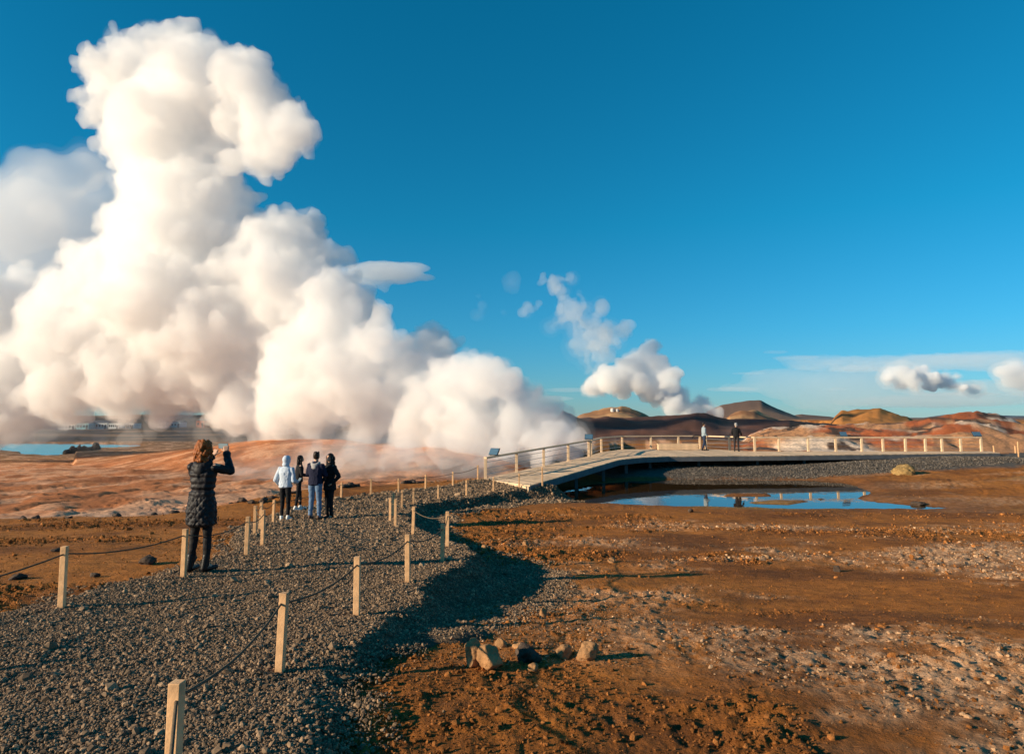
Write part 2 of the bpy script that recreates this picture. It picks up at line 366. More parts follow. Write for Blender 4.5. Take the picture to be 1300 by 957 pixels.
    m = (sp_ < 3.5) & (y < 33)
    zpth = z_path(y)
    bank = zpth - bank_slope(y) * np.maximum(sp_ - 0.1, 0) - 0.06 * sstep(-0.3, 0.3, sp_) * np.interp(y, [6, 8.5], [0.3, 1]) + 0.4 * sstep(0.2, 1.2, sp_) * fbm(x * 1.0, y * 1.0, 158, 4)
    z = np.where(m, np.where(sp_ < 0, zpth - 0.14, np.maximum(z, bank - np.interp(y, [6, 8.5], [0.05, 0.14]) - 0.09 * (1 - sstep(0.0, 0.5, sp_)) + 0.05 * np.abs(fbm(x * 6, y * 6, 181, 4)))), z)
    return z

def patch(x, y):
    """where the soil is crumbly and crusted"""
    n = fbm(x * 0.28 + 5, y * 0.5, 141, 4) + 0.35 * fbm(x * 1.3, y * 1.6, 145, 3)
    return sstep(-0.05, 0.45, n)

def crust_at(x, y):
    f = fbm(x * 0.2 + 9, y * 0.42 + 2, 213, 5) + 0.3 * fbm(x * 1.7, y * 2.2, 219, 3)
    return sstep(-0.14, 0.36, f) * sstep(-1, 5, x + 0.1 * y) * (1 - 0.4 * sstep(13, 20, y))

def path_z(x, y):
    s = sd_path(x, y)
    z = z_path(y) - bank_slope(y) * np.maximum(s - 0.1, 0) + 0.05 * fbm(x * 0.8, y * 0.8, 151, 3) + 0.012 * fbm(x * 7, y * 7, 155, 3)
    return z - 0.10 * np.interp(y, [6, 8.5], [0.35, 1]) * sstep(0.0, 0.4, s) + 0.4 * sstep(0.2, 1.2, s) * fbm(x * 1.0, y * 1.0, 158, 4), s

def ground(x, y):
    z = float(terrain(np.array([x]), np.array([y]))[0]); pz, s = path_z(np.array([x]), np.array([y]))
    return max(z, float(pz[0])) if (s[0] < 1.5 and y < 31) else z

def hit(u, v, d0=3, d1=500):
    """where the ray through a photo pixel first meets the ground"""
    d = np.geomspace(d0, d1, 3000); r = at(u, v, 1.0)
    zt = terrain(r[0] * d, d); pz, s = path_z(r[0] * d, d); zt = np.where((s < 1.5) & (d < 31), np.maximum(zt, pz), zt)
    i = np.argmax(r[2] * d <= zt); return np.array([r[0] * d[i], d[i], zt[i]])

# ------------------------------------------------------------------ ground sheet
a_in = np.linspace(-44, 44, 760); a_out = np.concatenate([np.linspace(46, 314, 68)])
ang = np.radians(np.concatenate([a_in, a_out]))
rad = np.concatenate([np.geomspace(0.4, 4.5, 14)[:-1], np.geomspace(4.5, 60, 330)[:-1], np.geomspace(60, 600, 150)[:-1], np.geomspace(600, 16000, 46)])
A, R = np.meshgrid(ang, rad); X = R * np.sin(A); Y = R * np.cos(A)
Z = np.empty_like(X)
for i in range(0, len(rad), 60): Z[i:i + 60] = terrain(X[i:i + 60], Y[i:i + 60])
na = len(ang); nr = len(rad)
ii = np.arange(nr - 1)[:, None] * na; jj = np.arange(na)[None]; kk = (jj + 1) % na
quads = np.stack([ii + jj, ii + na + jj, ii + na + kk, ii + kk], -1).reshape(-1, 4)[:, ::-1]
x = X.ravel(); y = Y.ravel(); z = Z.ravel()
V = np.stack([x, y, z], -1); V = np.concatenate([V, [[0, 0, float(terrain(np.array([0.0]), np.array([0.0]))[0])]]])

def c3(*c): return np.array(c, float)
u = 650 + F * x / np.maximum(y, 0.5)
def mixc(a, b, t): return a + (b - a) * np.clip(t, 0, 1)[:, None]
n1 = fbm(x * 0.9, y * 0.9, 201, 5); n2 = fbm(x * 0.16, y * 0.22, 205, 5); n3 = fbm(x * 3.1, y * 3.1, 209, 4)
pk = patch(x, y)
brown = c3(0.36, 0.124, 0.022); dark_brown = c3(0.11, 0.040, 0.012); pale = c3(0.66, 0.40, 0.23)
col = np.tile(brown, (len(x), 1))
col = mixc(col, c3(0.40, 0.15, 0.032), n2 * 1.2 + 0.3)
col = mixc(col, c3(0.17, 0.058, 0.014), sstep(0.0, 0.45, fbm(x * 0.35 - 4, y * 0.5, 207, 4)) * 0.75)
col = mixc(col, dark_brown, sstep(0.05, 0.5, n1) * 0.5 + sstep(0.1, 0.5, n3) * 0.35 * pk)
crust = crust_at(x, y); grain = 0.62 + 0.9 * fbm(x * 13, y * 13, 215, 3) + 0.5 * n3
col = mixc(col, pale, crust * np.clip(grain, 0.1, 1) * 0.9)
# damp margin of the pond
spl = poly_sd(POOL, x, y); damp = (1 - sstep(0.2, 3.2, spl + 0.8 * n1)) * (y < 44)
col = mixc(col, c3(0.19, 0.072, 0.022), damp * 0.75)
yellow = sstep(0.25, 0.6, fbm(x * 0.12, y * 0.2, 217, 3)) * (x > 6) * (y > 14)
col = mixc(col, c3(0.32, 0.19, 0.06), yellow * 0.6)
# left shelf and basin
rim = np.interp(x, RIMX, RIMY); left = sstep(0, -1.0, x - np.interp(y, XCY, XCX))
inb = sstep(-0.8, 1.2, y - rim + 0.7 * n1) * left * (u < 930)
ob = mixc(np.tile(c3(0.50, 0.175, 0.062), (len(x), 1)), c3(0.62, 0.33, 0.19), sstep(-0.1, 0.5, fbm(x * 0.2, y * 0.10, 221, 6)))
ob = mixc(ob, c3(0.30, 0.10, 0.035), sstep(0.05, 0.45, fbm(x * 0.25, y * 0.09, 225, 6)))
ob = mixc(ob, c3(0.25, 0.12, 0.045), sstep(80, 130, y + 14 * n2))
ob = mixc(ob, c3(0.66, 0.50, 0.36), (1 - sstep(0.5, 9, y - rim)) * 0.85 * sstep(-0.5, 0.2, n2 + 0.4))
st = fbm(x * 0.6, y * 0.2, 227, 6)
ob = mixc(ob, c3(0.68, 0.36, 0.2), sstep(0.08, 0.35, st) * 0.7); ob = mixc(ob, c3(0.24, 0.085, 0.03), sstep(0.1, 0.4, -st) * 0.6)
col = mixc(col, ob, inb)
# far lava land
lv = mixc(np.tile(c3(0.035, 0.028, 0.022), (len(x), 1)), c3(0.2, 0.12, 0.065), sstep(-0.1, 0.35, fbm(x * 0.015, y * 0.05, 229, 5)))
col = mixc(col, lv, sstep(250, 262, y) * (u < 700))
# coloured rises
mo = mixc(np.tile(c3(0.52, 0.25, 0.115), (len(x), 1)), c3(0.74, 0.55, 0.40), sstep(-0.05, 0.25, fbm(x * 0.13, y * 0.08, 233, 6)))
mo = mixc(mo, c3(0.42, 0.115, 0.04), sstep(0.08, 0.3, fbm(x * 0.2, y * 0.13, 237, 5)))
mo = mixc(mo, c3(0.10, 0.06, 0.04), sstep(0.22, 0.36, fbm(x * 0.45, y * 0.3, 241, 5)))
col = mixc(col, mo, sstep(46, 50, y) * sstep(900, 950, u) * (y < 135))
dk = mixc(np.tile(c3(0.09, 0.045, 0.034), (len(x), 1)), c3(0.16, 0.07, 0.045), sstep(-0.1, 0.4, fbm(x * 0.06, y * 0.06, 245, 4)))
md = sstep(160, 168, y) * (y < 300) * sstep(690, 705, u) * (1 - sstep(1040, 1120, u))
col = mixc(col, dk, md)
col = mixc(col, c3(0.04, 0.03, 0.025), sstep(132, 140, y) * (y < 260) * (u > 1000))
th = mixc(np.tile(c3(0.50, 0.27, 0.12), (len(x), 1)), c3(0.28, 0.13, 0.06), sstep(0.0, 0.4, fbm(x * 0.03, y * 0.03, 249, 4)))
col = mixc(col, th, (y > 300) & (y < 470) & (u > 700) & (u < 900))
oh = mixc(np.tile(c3(0.50, 0.20, 0.05), (len(x), 1)), c3(0.26, 0.10, 0.03), sstep(0.0, 0.4, fbm(x * 0.05, y * 0.05, 253, 4)))
col = mixc(col, oh, ((y > 255) & (y < 470) & (u >= 1020)).astype(float))
col = mixc(col, th, ((y > 365) & (y < 660) & (u >= 895) & (u < 1015)).astype(float))
gr = mixc(np.tile(c3(0.17, 0.105, 0.075), (len(x), 1)), c3(0.27, 0.16, 0.10), sstep(0.0, 0.4, fbm(x * 0.01, y * 0.01, 257, 4)))
col = mixc(col, gr, ((y >= 660) & (u > 860)).astype(float))
col = mixc(col, c3(0.16, 0.16, 0.17), (y > 4000).astype(float))
# dark gravel of the bank under the deck
gb = sstep(35.4, 36.2, y + 0.35 * n1) * (y < 45) * (1 - left) * sstep(0.5, 3.0, x)
col = mixc(col, c3(0.10, 0.088, 0.075), gb)
me = np_mesh('ground', V, quads); color_attr(me, np.concatenate([col, [brown]]))
tag(link('ground', me, mat=M['soil']), 'rust brown volcanic ground with crusted soil, basin and bare hills', kind='structure')

# ------------------------------------------------------------------ gravel path on its bank
def grid_patch(x0, x1, y0, y1, st):
    gx = np.arange(x0, x1, st); gy = np.arange(y0, y1, st); GX, GY = np.meshgrid(gx, gy); return GX, GY
GX, GY = grid_patch(-8.5, 4.5, 0.3, 31.2, 0.075)
PZ_, PS = path_z(GX, GY)
TZ = terrain(GX, GY, False)
lim = np.interp(GY, [6, 8.5, 13, 16], [0.6, 2.5, 2.5, 1.9]); PZ_ = PZ_ - 0.3 * sstep(lim - 0.4, lim, PS)
keep = (PS < lim) & (PZ_ > TZ - 0.25) & ((PS < 0.02) | (GX > np.interp(GY, XCY, XCX)) | (PS < 0.5)) & ~((GY > 27.5) & (GX > 0.9 + 0.0 * GY) & (PS > 0.6))
nx = GX.shape[1]; ny = GX.shape[0]
q = np.arange((ny - 1) * (nx - 1)); qi = q // (nx - 1); qj = q % (nx - 1)
kq = keep[:-1, :-1] & keep[1:, :-1] & keep[:-1, 1:] & keep[1:, 1:]
q0 = qi * nx + qj; fq = np.stack([q0, q0 + 1, q0 + nx + 1, q0 + nx], -1)[kq.ravel()]
us_, inv = np.unique(fq, return_inverse=True); fq = inv.reshape(-1, 4)
pv_ = np.stack([GX.ravel(), GY.ravel(), PZ_.ravel()], -1)[us_]
me = np_mesh('gravel_path', pv_, fq)
gc = np.tile(c3(0.12, 0.085, 0.055), (len(pv_), 1)) * (1 + 0.4 * fbm(pv_[:, 0] * 2, pv_[:, 1] * 2, 301, 4))[:, None]
color_attr(me, gc)
tag(link('gravel_path', me, mat=M['gravel_bed']), 'curving path of dark grey gravel on a raised bank', kind='structure')

def scatter(name, P, S, material, label, flat=0.7, sub=1):
    """loose stones: a point for each, turned into stones by geometry nodes"""
    me = bpy.data.meshes.new(name); me.vertices.add(len(P)); me.vertices.foreach_set('co', np.ascontiguousarray(P, np.float32).ravel())
    a = me.attributes.new('size', 'FLOAT', 'POINT'); a.data.foreach_set('value', np.ascontiguousarray(S, np.float32)); me.update()
    ob = link(name, me); me.materials.append(material)
    g = bpy.data.node_groups.new(name, 'GeometryNodeTree')
    g.interface.new_socket('Geometry', in_out='INPUT', socket_type='NodeSocketGeometry'); g.interface.new_socket('Geometry', in_out='OUTPUT', socket_type='NodeSocketGeometry')
    N = g.nodes.new; L = g.links.new
    gi = N('NodeGroupInput'); go = N('NodeGroupOutput'); iop = N('GeometryNodeInstanceOnPoints'); jn = N('GeometryNodeJoinGeometry')
    for k in range(4):
        ic = N('GeometryNodeMeshIcoSphere'); ic.inputs['Radius'].default_value = 1.0; ic.inputs['Subdivisions'].default_value = sub
        sp = N('GeometryNodeSetPosition'); nz = N('ShaderNodeTexNoise'); nz.noise_dimensions = '4D'; nz.inputs['W'].default_value = k * 7.3; nz.inputs['Scale'].default_value = 0.9
        sb = N('ShaderNodeVectorMath'); sb.operation = 'SUBTRACT'; sb.inputs[1].default_value = (0.5, 0.5, 0.5)
        ml = N('ShaderNodeVectorMath'); ml.operation = 'MULTIPLY'; ml.inputs[1].default_value = (1.7, 1.7, 1.5)
        L(nz.outputs['Color'], sb.inputs[0]); L(sb.outputs[0], ml.inputs[0]); L(ml.outputs[0], sp.inputs['Offset']); L(ic.outputs['Mesh'], sp.inputs['Geometry'])
        sm = N('GeometryNodeSetMaterial'); sm.inputs['Material'].default_value = material; L(sp.outputs[0], sm.inputs['Geometry'])
        ss = N('GeometryNodeSetShadeSmooth'); ss.inputs['Shade Smooth'].default_value = False; L(sm.outputs[0], ss.inputs['Geometry'])
        ti = N('GeometryNodeGeometryToInstance'); L(ss.outputs[0], ti.inputs[0]); L(ti.outputs[0], jn.inputs[0])
    L(jn.outputs[0], iop.inputs['Instance']); iop.inputs['Pick Instance'].default_value = True
    rv = N('FunctionNodeRandomValue'); rv.data_type = 'FLOAT_VECTOR'; rv.inputs[0].default_value = (-0.6, -0.6, 0); rv.inputs[1].default_value = (0.6, 0.6, 6.28)
    rs = N('FunctionNodeRandomValue'); rs.data_type = 'FLOAT_VECTOR'; rs.inputs[0].default_value = (0.7, 0.6, flat * 0.7); rs.inputs[1].default_value = (1.3, 1.1, flat * 1.3); rs.inputs['Seed'].default_value = 5
    na_ = N('GeometryNodeInputNamedAttribute'); na_.data_type = 'FLOAT'; na_.inputs['Name'].default_value = 'size'
    ms = N('ShaderNodeVectorMath'); ms.operation = 'SCALE'; L(rs.outputs[0], ms.inputs[0]); L(na_.outputs[0], ms.inputs['Scale'])
    L(gi.outputs[0], iop.inputs['Points']); L(rv.outputs[0], iop.inputs['Rotation']); L(ms.outputs[0], iop.inputs['Scale']); L(iop.outputs[0], go.inputs[0])
    md_ = ob.modifiers.new('stones', 'NODES'); md_.node_group = g
    tag(ob, label, kind='stuff'); return ob

def pick(n, f, area, p):
    """n candidate points, thinning out with distance past 8 m, kept with probability f(x, y)"""
    yy = np.linspace(area[2], area[3], 2000); cdf = np.cumsum(np.clip((8.0 / yy) ** p, 0, 1)); cdf /= cdf[-1]
    px = rng.uniform(area[0], area[1], n); py = np.interp(rng.uniform(0, 1, n), cdf, yy)
    k = np.abs(np.arctan2(px, py)) < 0.85; px, py = px[k], py[k]
    k = rng.uniform(0, 1, len(px)) < f(px, py); return px[k], py[k]

def grav_f(px, py):
    _, s = path_z(px, py); lf = px < np.interp(py, XCY, XCX)
    e = np.where(lf, 0.25, np.interp(py, [6, 8.5, 13, 16], [0.35, 1.5, 1.5, 1.3])) + 0.35 * fbm(px * 1.5, py * 1.5, 311, 3)
    return (1 - sstep(e - 0.25, e + 0.25, s))
gx, gy = pick(1450000, grav_f, (-9, 4.5, 2.2, 31), 1.7)
gz, gs = path_z(gx, gy); gz = np.where(gs > 0.25, np.maximum(gz, terrain(gx, gy)), gz)
gsz = np.where(rng.uniform(0, 1, len(gx)) < 0.02, 1.9, 1.0) * np.clip(rng.lognormal(math.log(0.0064), 0.46, len(gx)), 0.003, 0.03) * np.clip(np.hypot(gx, gy) / 9, 1, 2.8)
scatter('gravel', np.stack([gx, gy, gz + gsz * 0.25], -1), gsz, M['gravel'], 'loose dark grey crushed gravel covering the path')

def clod_f(px, py):
    s = sd_path(px, py); sp = poly_sd(POOL, px, py)
    bk = sstep(0.2, 0.5, s) * (1 - sstep(1.6, 2.6, s)) * (1 - sstep(8, 10, py)) * (px > np.interp(py, XCY, XCX))
    return (s > 0.2) * np.where(px > np.interp(py, XCY, XCX), sstep(0.6, 3.0, sp), 1) * (0.025 + 0.975 * np.maximum(patch(px, py), np.maximum(0.45 * crust_at(px, py), 0.8 * bk)))
cx, cy_ = pick(380000, clod_f, (-14, 16, 4.2, 30), 1.8)
cs = np.clip(rng.lognormal(math.log(0.0062), 0.55, len(cx)), 0.003, 0.034) * np.clip(np.hypot(cx, cy_) / 9, 1, 1.7)
cz = terrain(cx, cy_)
pl = 0.9 * crust_at(cx, cy_) > rng.uniform(0, 1, len(cx))
scatter('soil_crumbs', np.stack([cx, cy_, cz + cs * 0.2], -1)[~pl], cs[~pl], M['clod'], 'crumbs of rust brown soil strewn over the bare ground', 0.8)
scatter('crust_flakes', np.stack([cx, cy_, cz + cs * 0.2], -1)[pl], cs[pl], M['crust'], 'pale crumbs of dried crust strewn over the bare ground', 0.6)
# coarse gravel of the bank under the deck
bx_ = rng.uniform(8.2, 29, 26000); by_ = rng.uniform(35.2, 40.5, 26000)
kb = by_ > 35.5 + 0.3 * fbm(bx_, by_, 315, 3) + 0.10 * np.maximum(bx_ - 16, 0); bx_, by_ = bx_[kb], by_[kb]
scatter('bank_stones', np.stack([bx_, by_, terrain(bx_, by_)], -1), rng.uniform(0.018, 0.05, len(bx_)), M['bank_gravel'], 'coarse grey stones of the bank below the boardwalk')

# ------------------------------------------------------------------ water
def sheet(name, x0, x1, y0, y1, z_, m, label):
    me = np_mesh(name, np.array([[x0, y0, z_], [x1, y0, z_], [x1, y1, z_], [x0, y1, z_]]), np.array([[0, 1, 2, 3]]), False)
    return tag(link(name, me, mat=m), label, kind='structure')
sheet('pond', 0.2, 19.5, 22.5, 37.2, ZW, M['pool'], 'shallow still pond mirroring the sky below the boardwalk')
sheet('lake', -330, -95, 140, 275, ZL, M['lake'], 'pale blue lake beyond the orange basin')

# ------------------------------------------------------------------ boardwalk
ZD = -2.1
Fr = [(0.67, 26.4, -2.55), (5.5, 35.6, -2.14), (6.9, 36.9, ZD), (8.6, 37.9, ZD), (12.6, 38.6, ZD), (15.3, 38.9, ZD), (29.2, 41.5, ZD)]
Bk = [(-1.25, 29.2, -2.55), (4.1, 38.0, -2.12), (5.5, 42.5, ZD), (7.4, 46.2, ZD), (12.9, 46.9, ZD), (15.1, 43.3, ZD), (29.9, 43.4, ZD)]
Fr = [np.array(p) for p in Fr]; Bk = [np.array(p) for p in Bk]
walk = empty('boardwalk', (0.0, 28.0, -2.7))
tag(walk, 'long low wooden boardwalk with ramp and railing beside the pond', 'boardwalk')
OFF = np.array([0.0, 28.0, -2.7])
def wpart(name, me, m, parent=walk):
    v = get_v(me) - OFF if parent is walk else get_v(me)
    if parent is walk: set_v(me, v)
    return link(name, me, parent, m)
def sub(name, me, m, parent):
    set_v(me, get_v(me) - OFF); return link(name, me, parent, m)
for k in range(len(Fr) - 1):
    L_ = max(np.linalg.norm((Fr[k + 1] - Fr[k])[:2]), np.linalg.norm((Bk[k + 1] - Bk[k])[:2])); n = max(2, int(round(L_ / 0.17)))
    for i in range(n):
        t0 = (i + 0.03) / n; t1 = (i + 0.97) / n
        f0, f1, b0, b1 = lerp(Fr[k], Fr[k + 1], t0), lerp(Fr[k], Fr[k + 1], t1), lerp(Bk[k], Bk[k + 1], t0), lerp(Bk[k], Bk[k + 1], t1)
        ov = 0.03 * rng.uniform(0.2, 1); e = (f0 - b0) / np.linalg.norm(f0 - b0) * ov
        dz = np.array([0, 0, rng.uniform(-0.003, 0.003)]); dn = np.array([0, 0, -0.04])
        pts = [b0 + dz + dn, f0 + e + dz + dn, f1 + e + dz + dn, b1 + dz + dn, b0 + dz, f0 + e + dz, f1 + e + dz, b1 + dz]
        wpart('plank', box_mesh('plank', pts), M['wood_deck'])
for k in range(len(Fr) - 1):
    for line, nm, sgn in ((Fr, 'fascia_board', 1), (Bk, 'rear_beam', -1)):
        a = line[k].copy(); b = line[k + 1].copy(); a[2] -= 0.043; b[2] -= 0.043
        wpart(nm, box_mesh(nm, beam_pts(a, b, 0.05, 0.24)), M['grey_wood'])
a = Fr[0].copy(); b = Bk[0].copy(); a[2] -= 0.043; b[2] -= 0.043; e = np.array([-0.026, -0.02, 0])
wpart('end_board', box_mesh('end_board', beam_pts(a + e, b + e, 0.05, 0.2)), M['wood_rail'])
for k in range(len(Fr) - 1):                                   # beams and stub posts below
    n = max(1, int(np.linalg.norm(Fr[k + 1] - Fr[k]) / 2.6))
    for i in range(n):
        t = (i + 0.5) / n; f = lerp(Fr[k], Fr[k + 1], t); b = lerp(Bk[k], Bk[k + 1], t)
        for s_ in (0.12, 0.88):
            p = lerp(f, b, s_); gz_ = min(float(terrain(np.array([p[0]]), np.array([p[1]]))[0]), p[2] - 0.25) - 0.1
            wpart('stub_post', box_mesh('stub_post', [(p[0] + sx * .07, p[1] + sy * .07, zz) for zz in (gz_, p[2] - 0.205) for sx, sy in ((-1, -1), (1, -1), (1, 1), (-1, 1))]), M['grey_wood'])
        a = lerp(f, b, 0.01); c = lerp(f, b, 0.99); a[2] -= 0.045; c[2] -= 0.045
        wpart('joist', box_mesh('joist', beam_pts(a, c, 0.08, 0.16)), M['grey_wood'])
# railing along the far side
def deck_pt(u, v, zz): return at(u, v, -zz * F / (v - HZ))
def rail_run(pts, hgt=0.9, wires=3):
    tops = [np.array(p) + (0, 0, hgt) for p in pts]
    first = None
    for k in range(len(pts) - 1):
        d_ = tops[k + 1] - tops[k]; d_ /= np.linalg.norm(d_)
        m_ = box_mesh('handrail', beam_pts(tops[k] - d_ * 0.03, tops[k + 1] + d_ * 0.03, 0.16, 0.075), bevel=0.008)
        if k % 2: set_v(m_, get_v(m_) + (0, 0, 0.002))
        h_ = wpart('handrail', m_, M['wood_rail']); first = first or h_
        for w in range(wires):
            o_ = np.array([0, 0, -hgt + hgt * (w + 0.7) / (wires + 0.6)])
            sub('wire', tube_mesh('wire', [tops[k] + o_, lerp(tops[k], tops[k + 1], 0.5) + o_, tops[k + 1] + o_], 0.012, 4), M['steel'], h_)
    for k, p in enumerate(pts):
        m_ = box_mesh('rail_post', [(p[0] + sx * .062, p[1] + sy * .062, zz) for zz in (p[2] - 0.2, p[2] + hgt - 0.076) for sx, sy in ((-1, -1), (1, -1), (1, 1), (-1, 1))], bevel=0.006)
        sub('rail_post', m_, M['wood_rail'], first)
    return tops
BL = np.array(Bk)
def on_back(x):
    return np.array([x, np.interp(x, BL[:, 0], BL[:, 1]) - 0.08, np.interp(x, BL[:, 0], BL[:, 2])])
ramp = []
for u_ in (614, 653, 687, 718, 744):
    xs = np.linspace(-1.25, 5, 2000); ys = np.interp(xs, BL[:, 0], BL[:, 1]); i = np.argmin(abs(650 + F * xs / ys - u_)); ramp.append(on_back(xs[i]) - np.array([-0.1, 0, 0]))
tops1 = rail_run(ramp)
tops2 = rail_run([ramp[-1] + (0.12, 0.02, 0), on_back(5.45), on_back(7.3) - (0, 0.05, 0), on_back(9.3), on_back(11.2), on_back(12.7)])
rr_ = [(15.15, 43.15, ZD)] + [deck_pt(u_, 572.1, ZD) for u_ in (988, 1025, 1060, 1093, 1120, 1148.6, 1174, 1195, 1219, 1245)]
rr_ = [np.array([p[0], np.interp(p[0], BL[:, 0], BL[:, 1]) - 0.08, ZD]) for p in rr_]
tops3 = rail_run([np.array([13.05, 46.6, ZD]), np.array([14.1, 44.9, ZD])] + rr_)
hoop = [(12.05, 46.3, ZD), (12.05, 46.3, ZD + .7), (12.1, 46.3, ZD + .84), (12.25, 46.3, ZD + .9), (12.75, 46.3, ZD + .9), (12.92, 46.3, ZD + .84), (12.98, 46.3, ZD + .7), (12.98, 46.3, ZD)]
wpart('rail_end_loop', tube_mesh('rail_end_loop', hoop, 0.03, 8), M['dark_metal'])

# low wooden seat box on the deck
bench = empty('deck_bench', (10.9, 45.6, ZD)); tag(bench, 'long low wooden bench box on the deck beside the walking man', 'bench')
for i in range(4): o = link('seat_slat', box_mesh('seat_slat', size=(2.7, 0.105, 0.04), bevel=0.004), bench, M['wood_deck']); o.location = (0, -0.18 + i * 0.12, 0.36)
for sy in (-1, 1):
    for i in range(2): o = link('side_board', box_mesh('side_board', size=(2.6, 0.03, 0.165), bevel=0.004), bench, M['wood_deck']); o.location = (0, sy * 0.2, 0.015 + i * 0.172)
for sx in (-1, 1): o = link('end_panel', box_mesh('end_panel', size=(0.04, 0.36, 0.355)), bench, M['wood_deck']); o.location = (sx * 1.27, 0, 0.002)

def info_sign(p, rz, label, w=0.42):
    s_ = empty('information_sign', p, rz); tag(s_, label, 'sign', 'information panels on the boardwalk railing')
    pn = link('panel', box_mesh('panel', size=(w, 0.025, 0.32), bevel=0.004), s_, M['sign_blue']); pn.location = (0, 0, 0.05); pn.rotation_euler = (math.radians(-38), 0, 0)
    fr = link('panel_frame', box_mesh('panel_frame', size=(w + 0.04, 0.015, 0.36), bevel=0.003), s_, M['dark_metal']); fr.location = (0, 0.028, 0.028); fr.rotation_euler = (math.radians(-38), 0, 0)
    for sx in (-1, 1): b_ = link('bracket', box_mesh('bracket', size=(0.03, 0.05, 0.12)), s_, M['dark_metal']); b_.location = (sx * w * 0.3, 0.06, 0.001)
info_sign(lerp(tops1[0], tops1[1], 0.22), math.radians(-28), 'small dark blue information panel at the foot of the ramp railing')
info_sign(tops1[-1], math.radians(-10), 'small dark blue information panel where the ramp railing turns')
info_sign(lerp(tops3[5], tops3[6], 0.35), 0, 'small blue information panel midway along the straight deck railing')
info_sign(tops3[-1] - np.array([0.15, 0, 0]), 0, 'small blue information panel at the far end of the deck railing', 0.5)

# ------------------------------------------------------------------ rope posts
def rope_post(x, y, h, label, group, zb=None):
    zb = ground(x, y) if zb is None else zb
    o = link('rope_post', box_mesh('rope_post', size=(0.057, 0.057, h + 0.15), bevel=0.003), None, M['wood_post'])
    o.location = (x, y, zb - 0.15); o.rotation_euler = (rng.normal(0, 0.012), rng.normal(0, 0.012), rng.uniform(-0.12, 0.12))
    tag(o, label, 'post', group); return np.array([x, y, zb + h - 0.075])
def rope(pts, label, sag=0.07):
    P = []
    for a, b in zip(pts[:-1], pts[1:]):
        L_ = np.linalg.norm(b - a); n = 10
        for i in range(n):
            t = i / n; p = lerp(a, b, t); p[2] -= 4 * sag * min(L_ / 1.7, 1.4) * rng.uniform(0.97, 1.03) * t * (1 - t); P.append(p)
    P.append(pts[-1])
    o = link('barrier_rope', tube_mesh('barrier_rope', P, 0.0085, 6), None, M['rope']); tag(o, label, 'rope', 'ropes strung between the path posts'); return o
hR = [0.58, 0.58, 0.58, 0.6] + [h * d / F for (u_, v_, h), (x_, d) in zip(RIGHT, R_xy[4:])]
hL = [0.58] * 5 + [h * d / F for (u_, v_, h), (x_, d) in zip(LEFT, L_xy[5:])]
hB = [h * d / F for (u_, v_, h), (x_, d) in zip(BACK, B_xy)]
ORD = ['first', 'second', 'third', 'fourth', 'fifth', 'sixth', 'seventh', 'eighth', 'ninth', 'tenth']
def post_label(side, i):
    if side == 'R':                                   # 8 is the outermost post, where the bank bulges
        if i < 8: return 'pine rope post, %s before the bulge of the bank on the wide gravel side' % ORD[7 - i]
        if i == 8: return 'weathered rope post farthest out on the bulge of the gravel bank'
        if i < 13: return 'slim rope post at the path bend, %s past the bulge of the bank' % ORD[i - 9]
        return 'slim pond side rope post, %s from the foot of the ramp' % ORD[19 - i]
    if side == 'L':
        if i == 6: return 'pine rope post right beside the woman in the long black coat'
        if i < 6: return 'pine rope post on the orange soil edge, %s from the woman away from the group' % ORD[5 - i]
        return 'rope post on the basin side, %s from the woman towards the group' % ORD[i - 7]
    return 'slim rope post on the misty rim, %s from the ramp railing' % ORD[5 - i]
tR = [rope_post(p[0], p[1], h, post_label('R', i), 'rope posts along the path') for i, (p, h) in enumerate(zip(R_xy, hR)) if p[1] > 1.0]
tL = [rope_post(p[0], p[1], h, post_label('L', i), 'rope posts along the path') for i, (p, h) in enumerate(zip(L_xy, hL)) if p[1] > 2.0]
tB = [rope_post(p[0], p[1], h, post_label('B', i), 'rope posts along the path') for i, (p, h) in enumerate(zip(B_xy, hB))]
rope(tR, 'dark rope sagging between the posts on the pond side of the path')
rope(tL + tB[:1], 'dark rope sagging between the posts on the basin side of the path')
rope(tB, 'thin rope along the rim posts leading up to the ramp')
tE = []
for u_, v_, h in ((1262, 572.5, 10), (1289, 572.5, 9.5), (1293, 578, 17), (1318, 579, 17)):
    p = at(u_, v_, 2.22 * F / (v_ - HZ)); tE.append(rope_post(p[0], p[1], h * p[1] / F + 0.1, 'thin rope post past the far end of the boardwalk', 'rope posts at the boardwalk end', ground(p[0], p[1])))

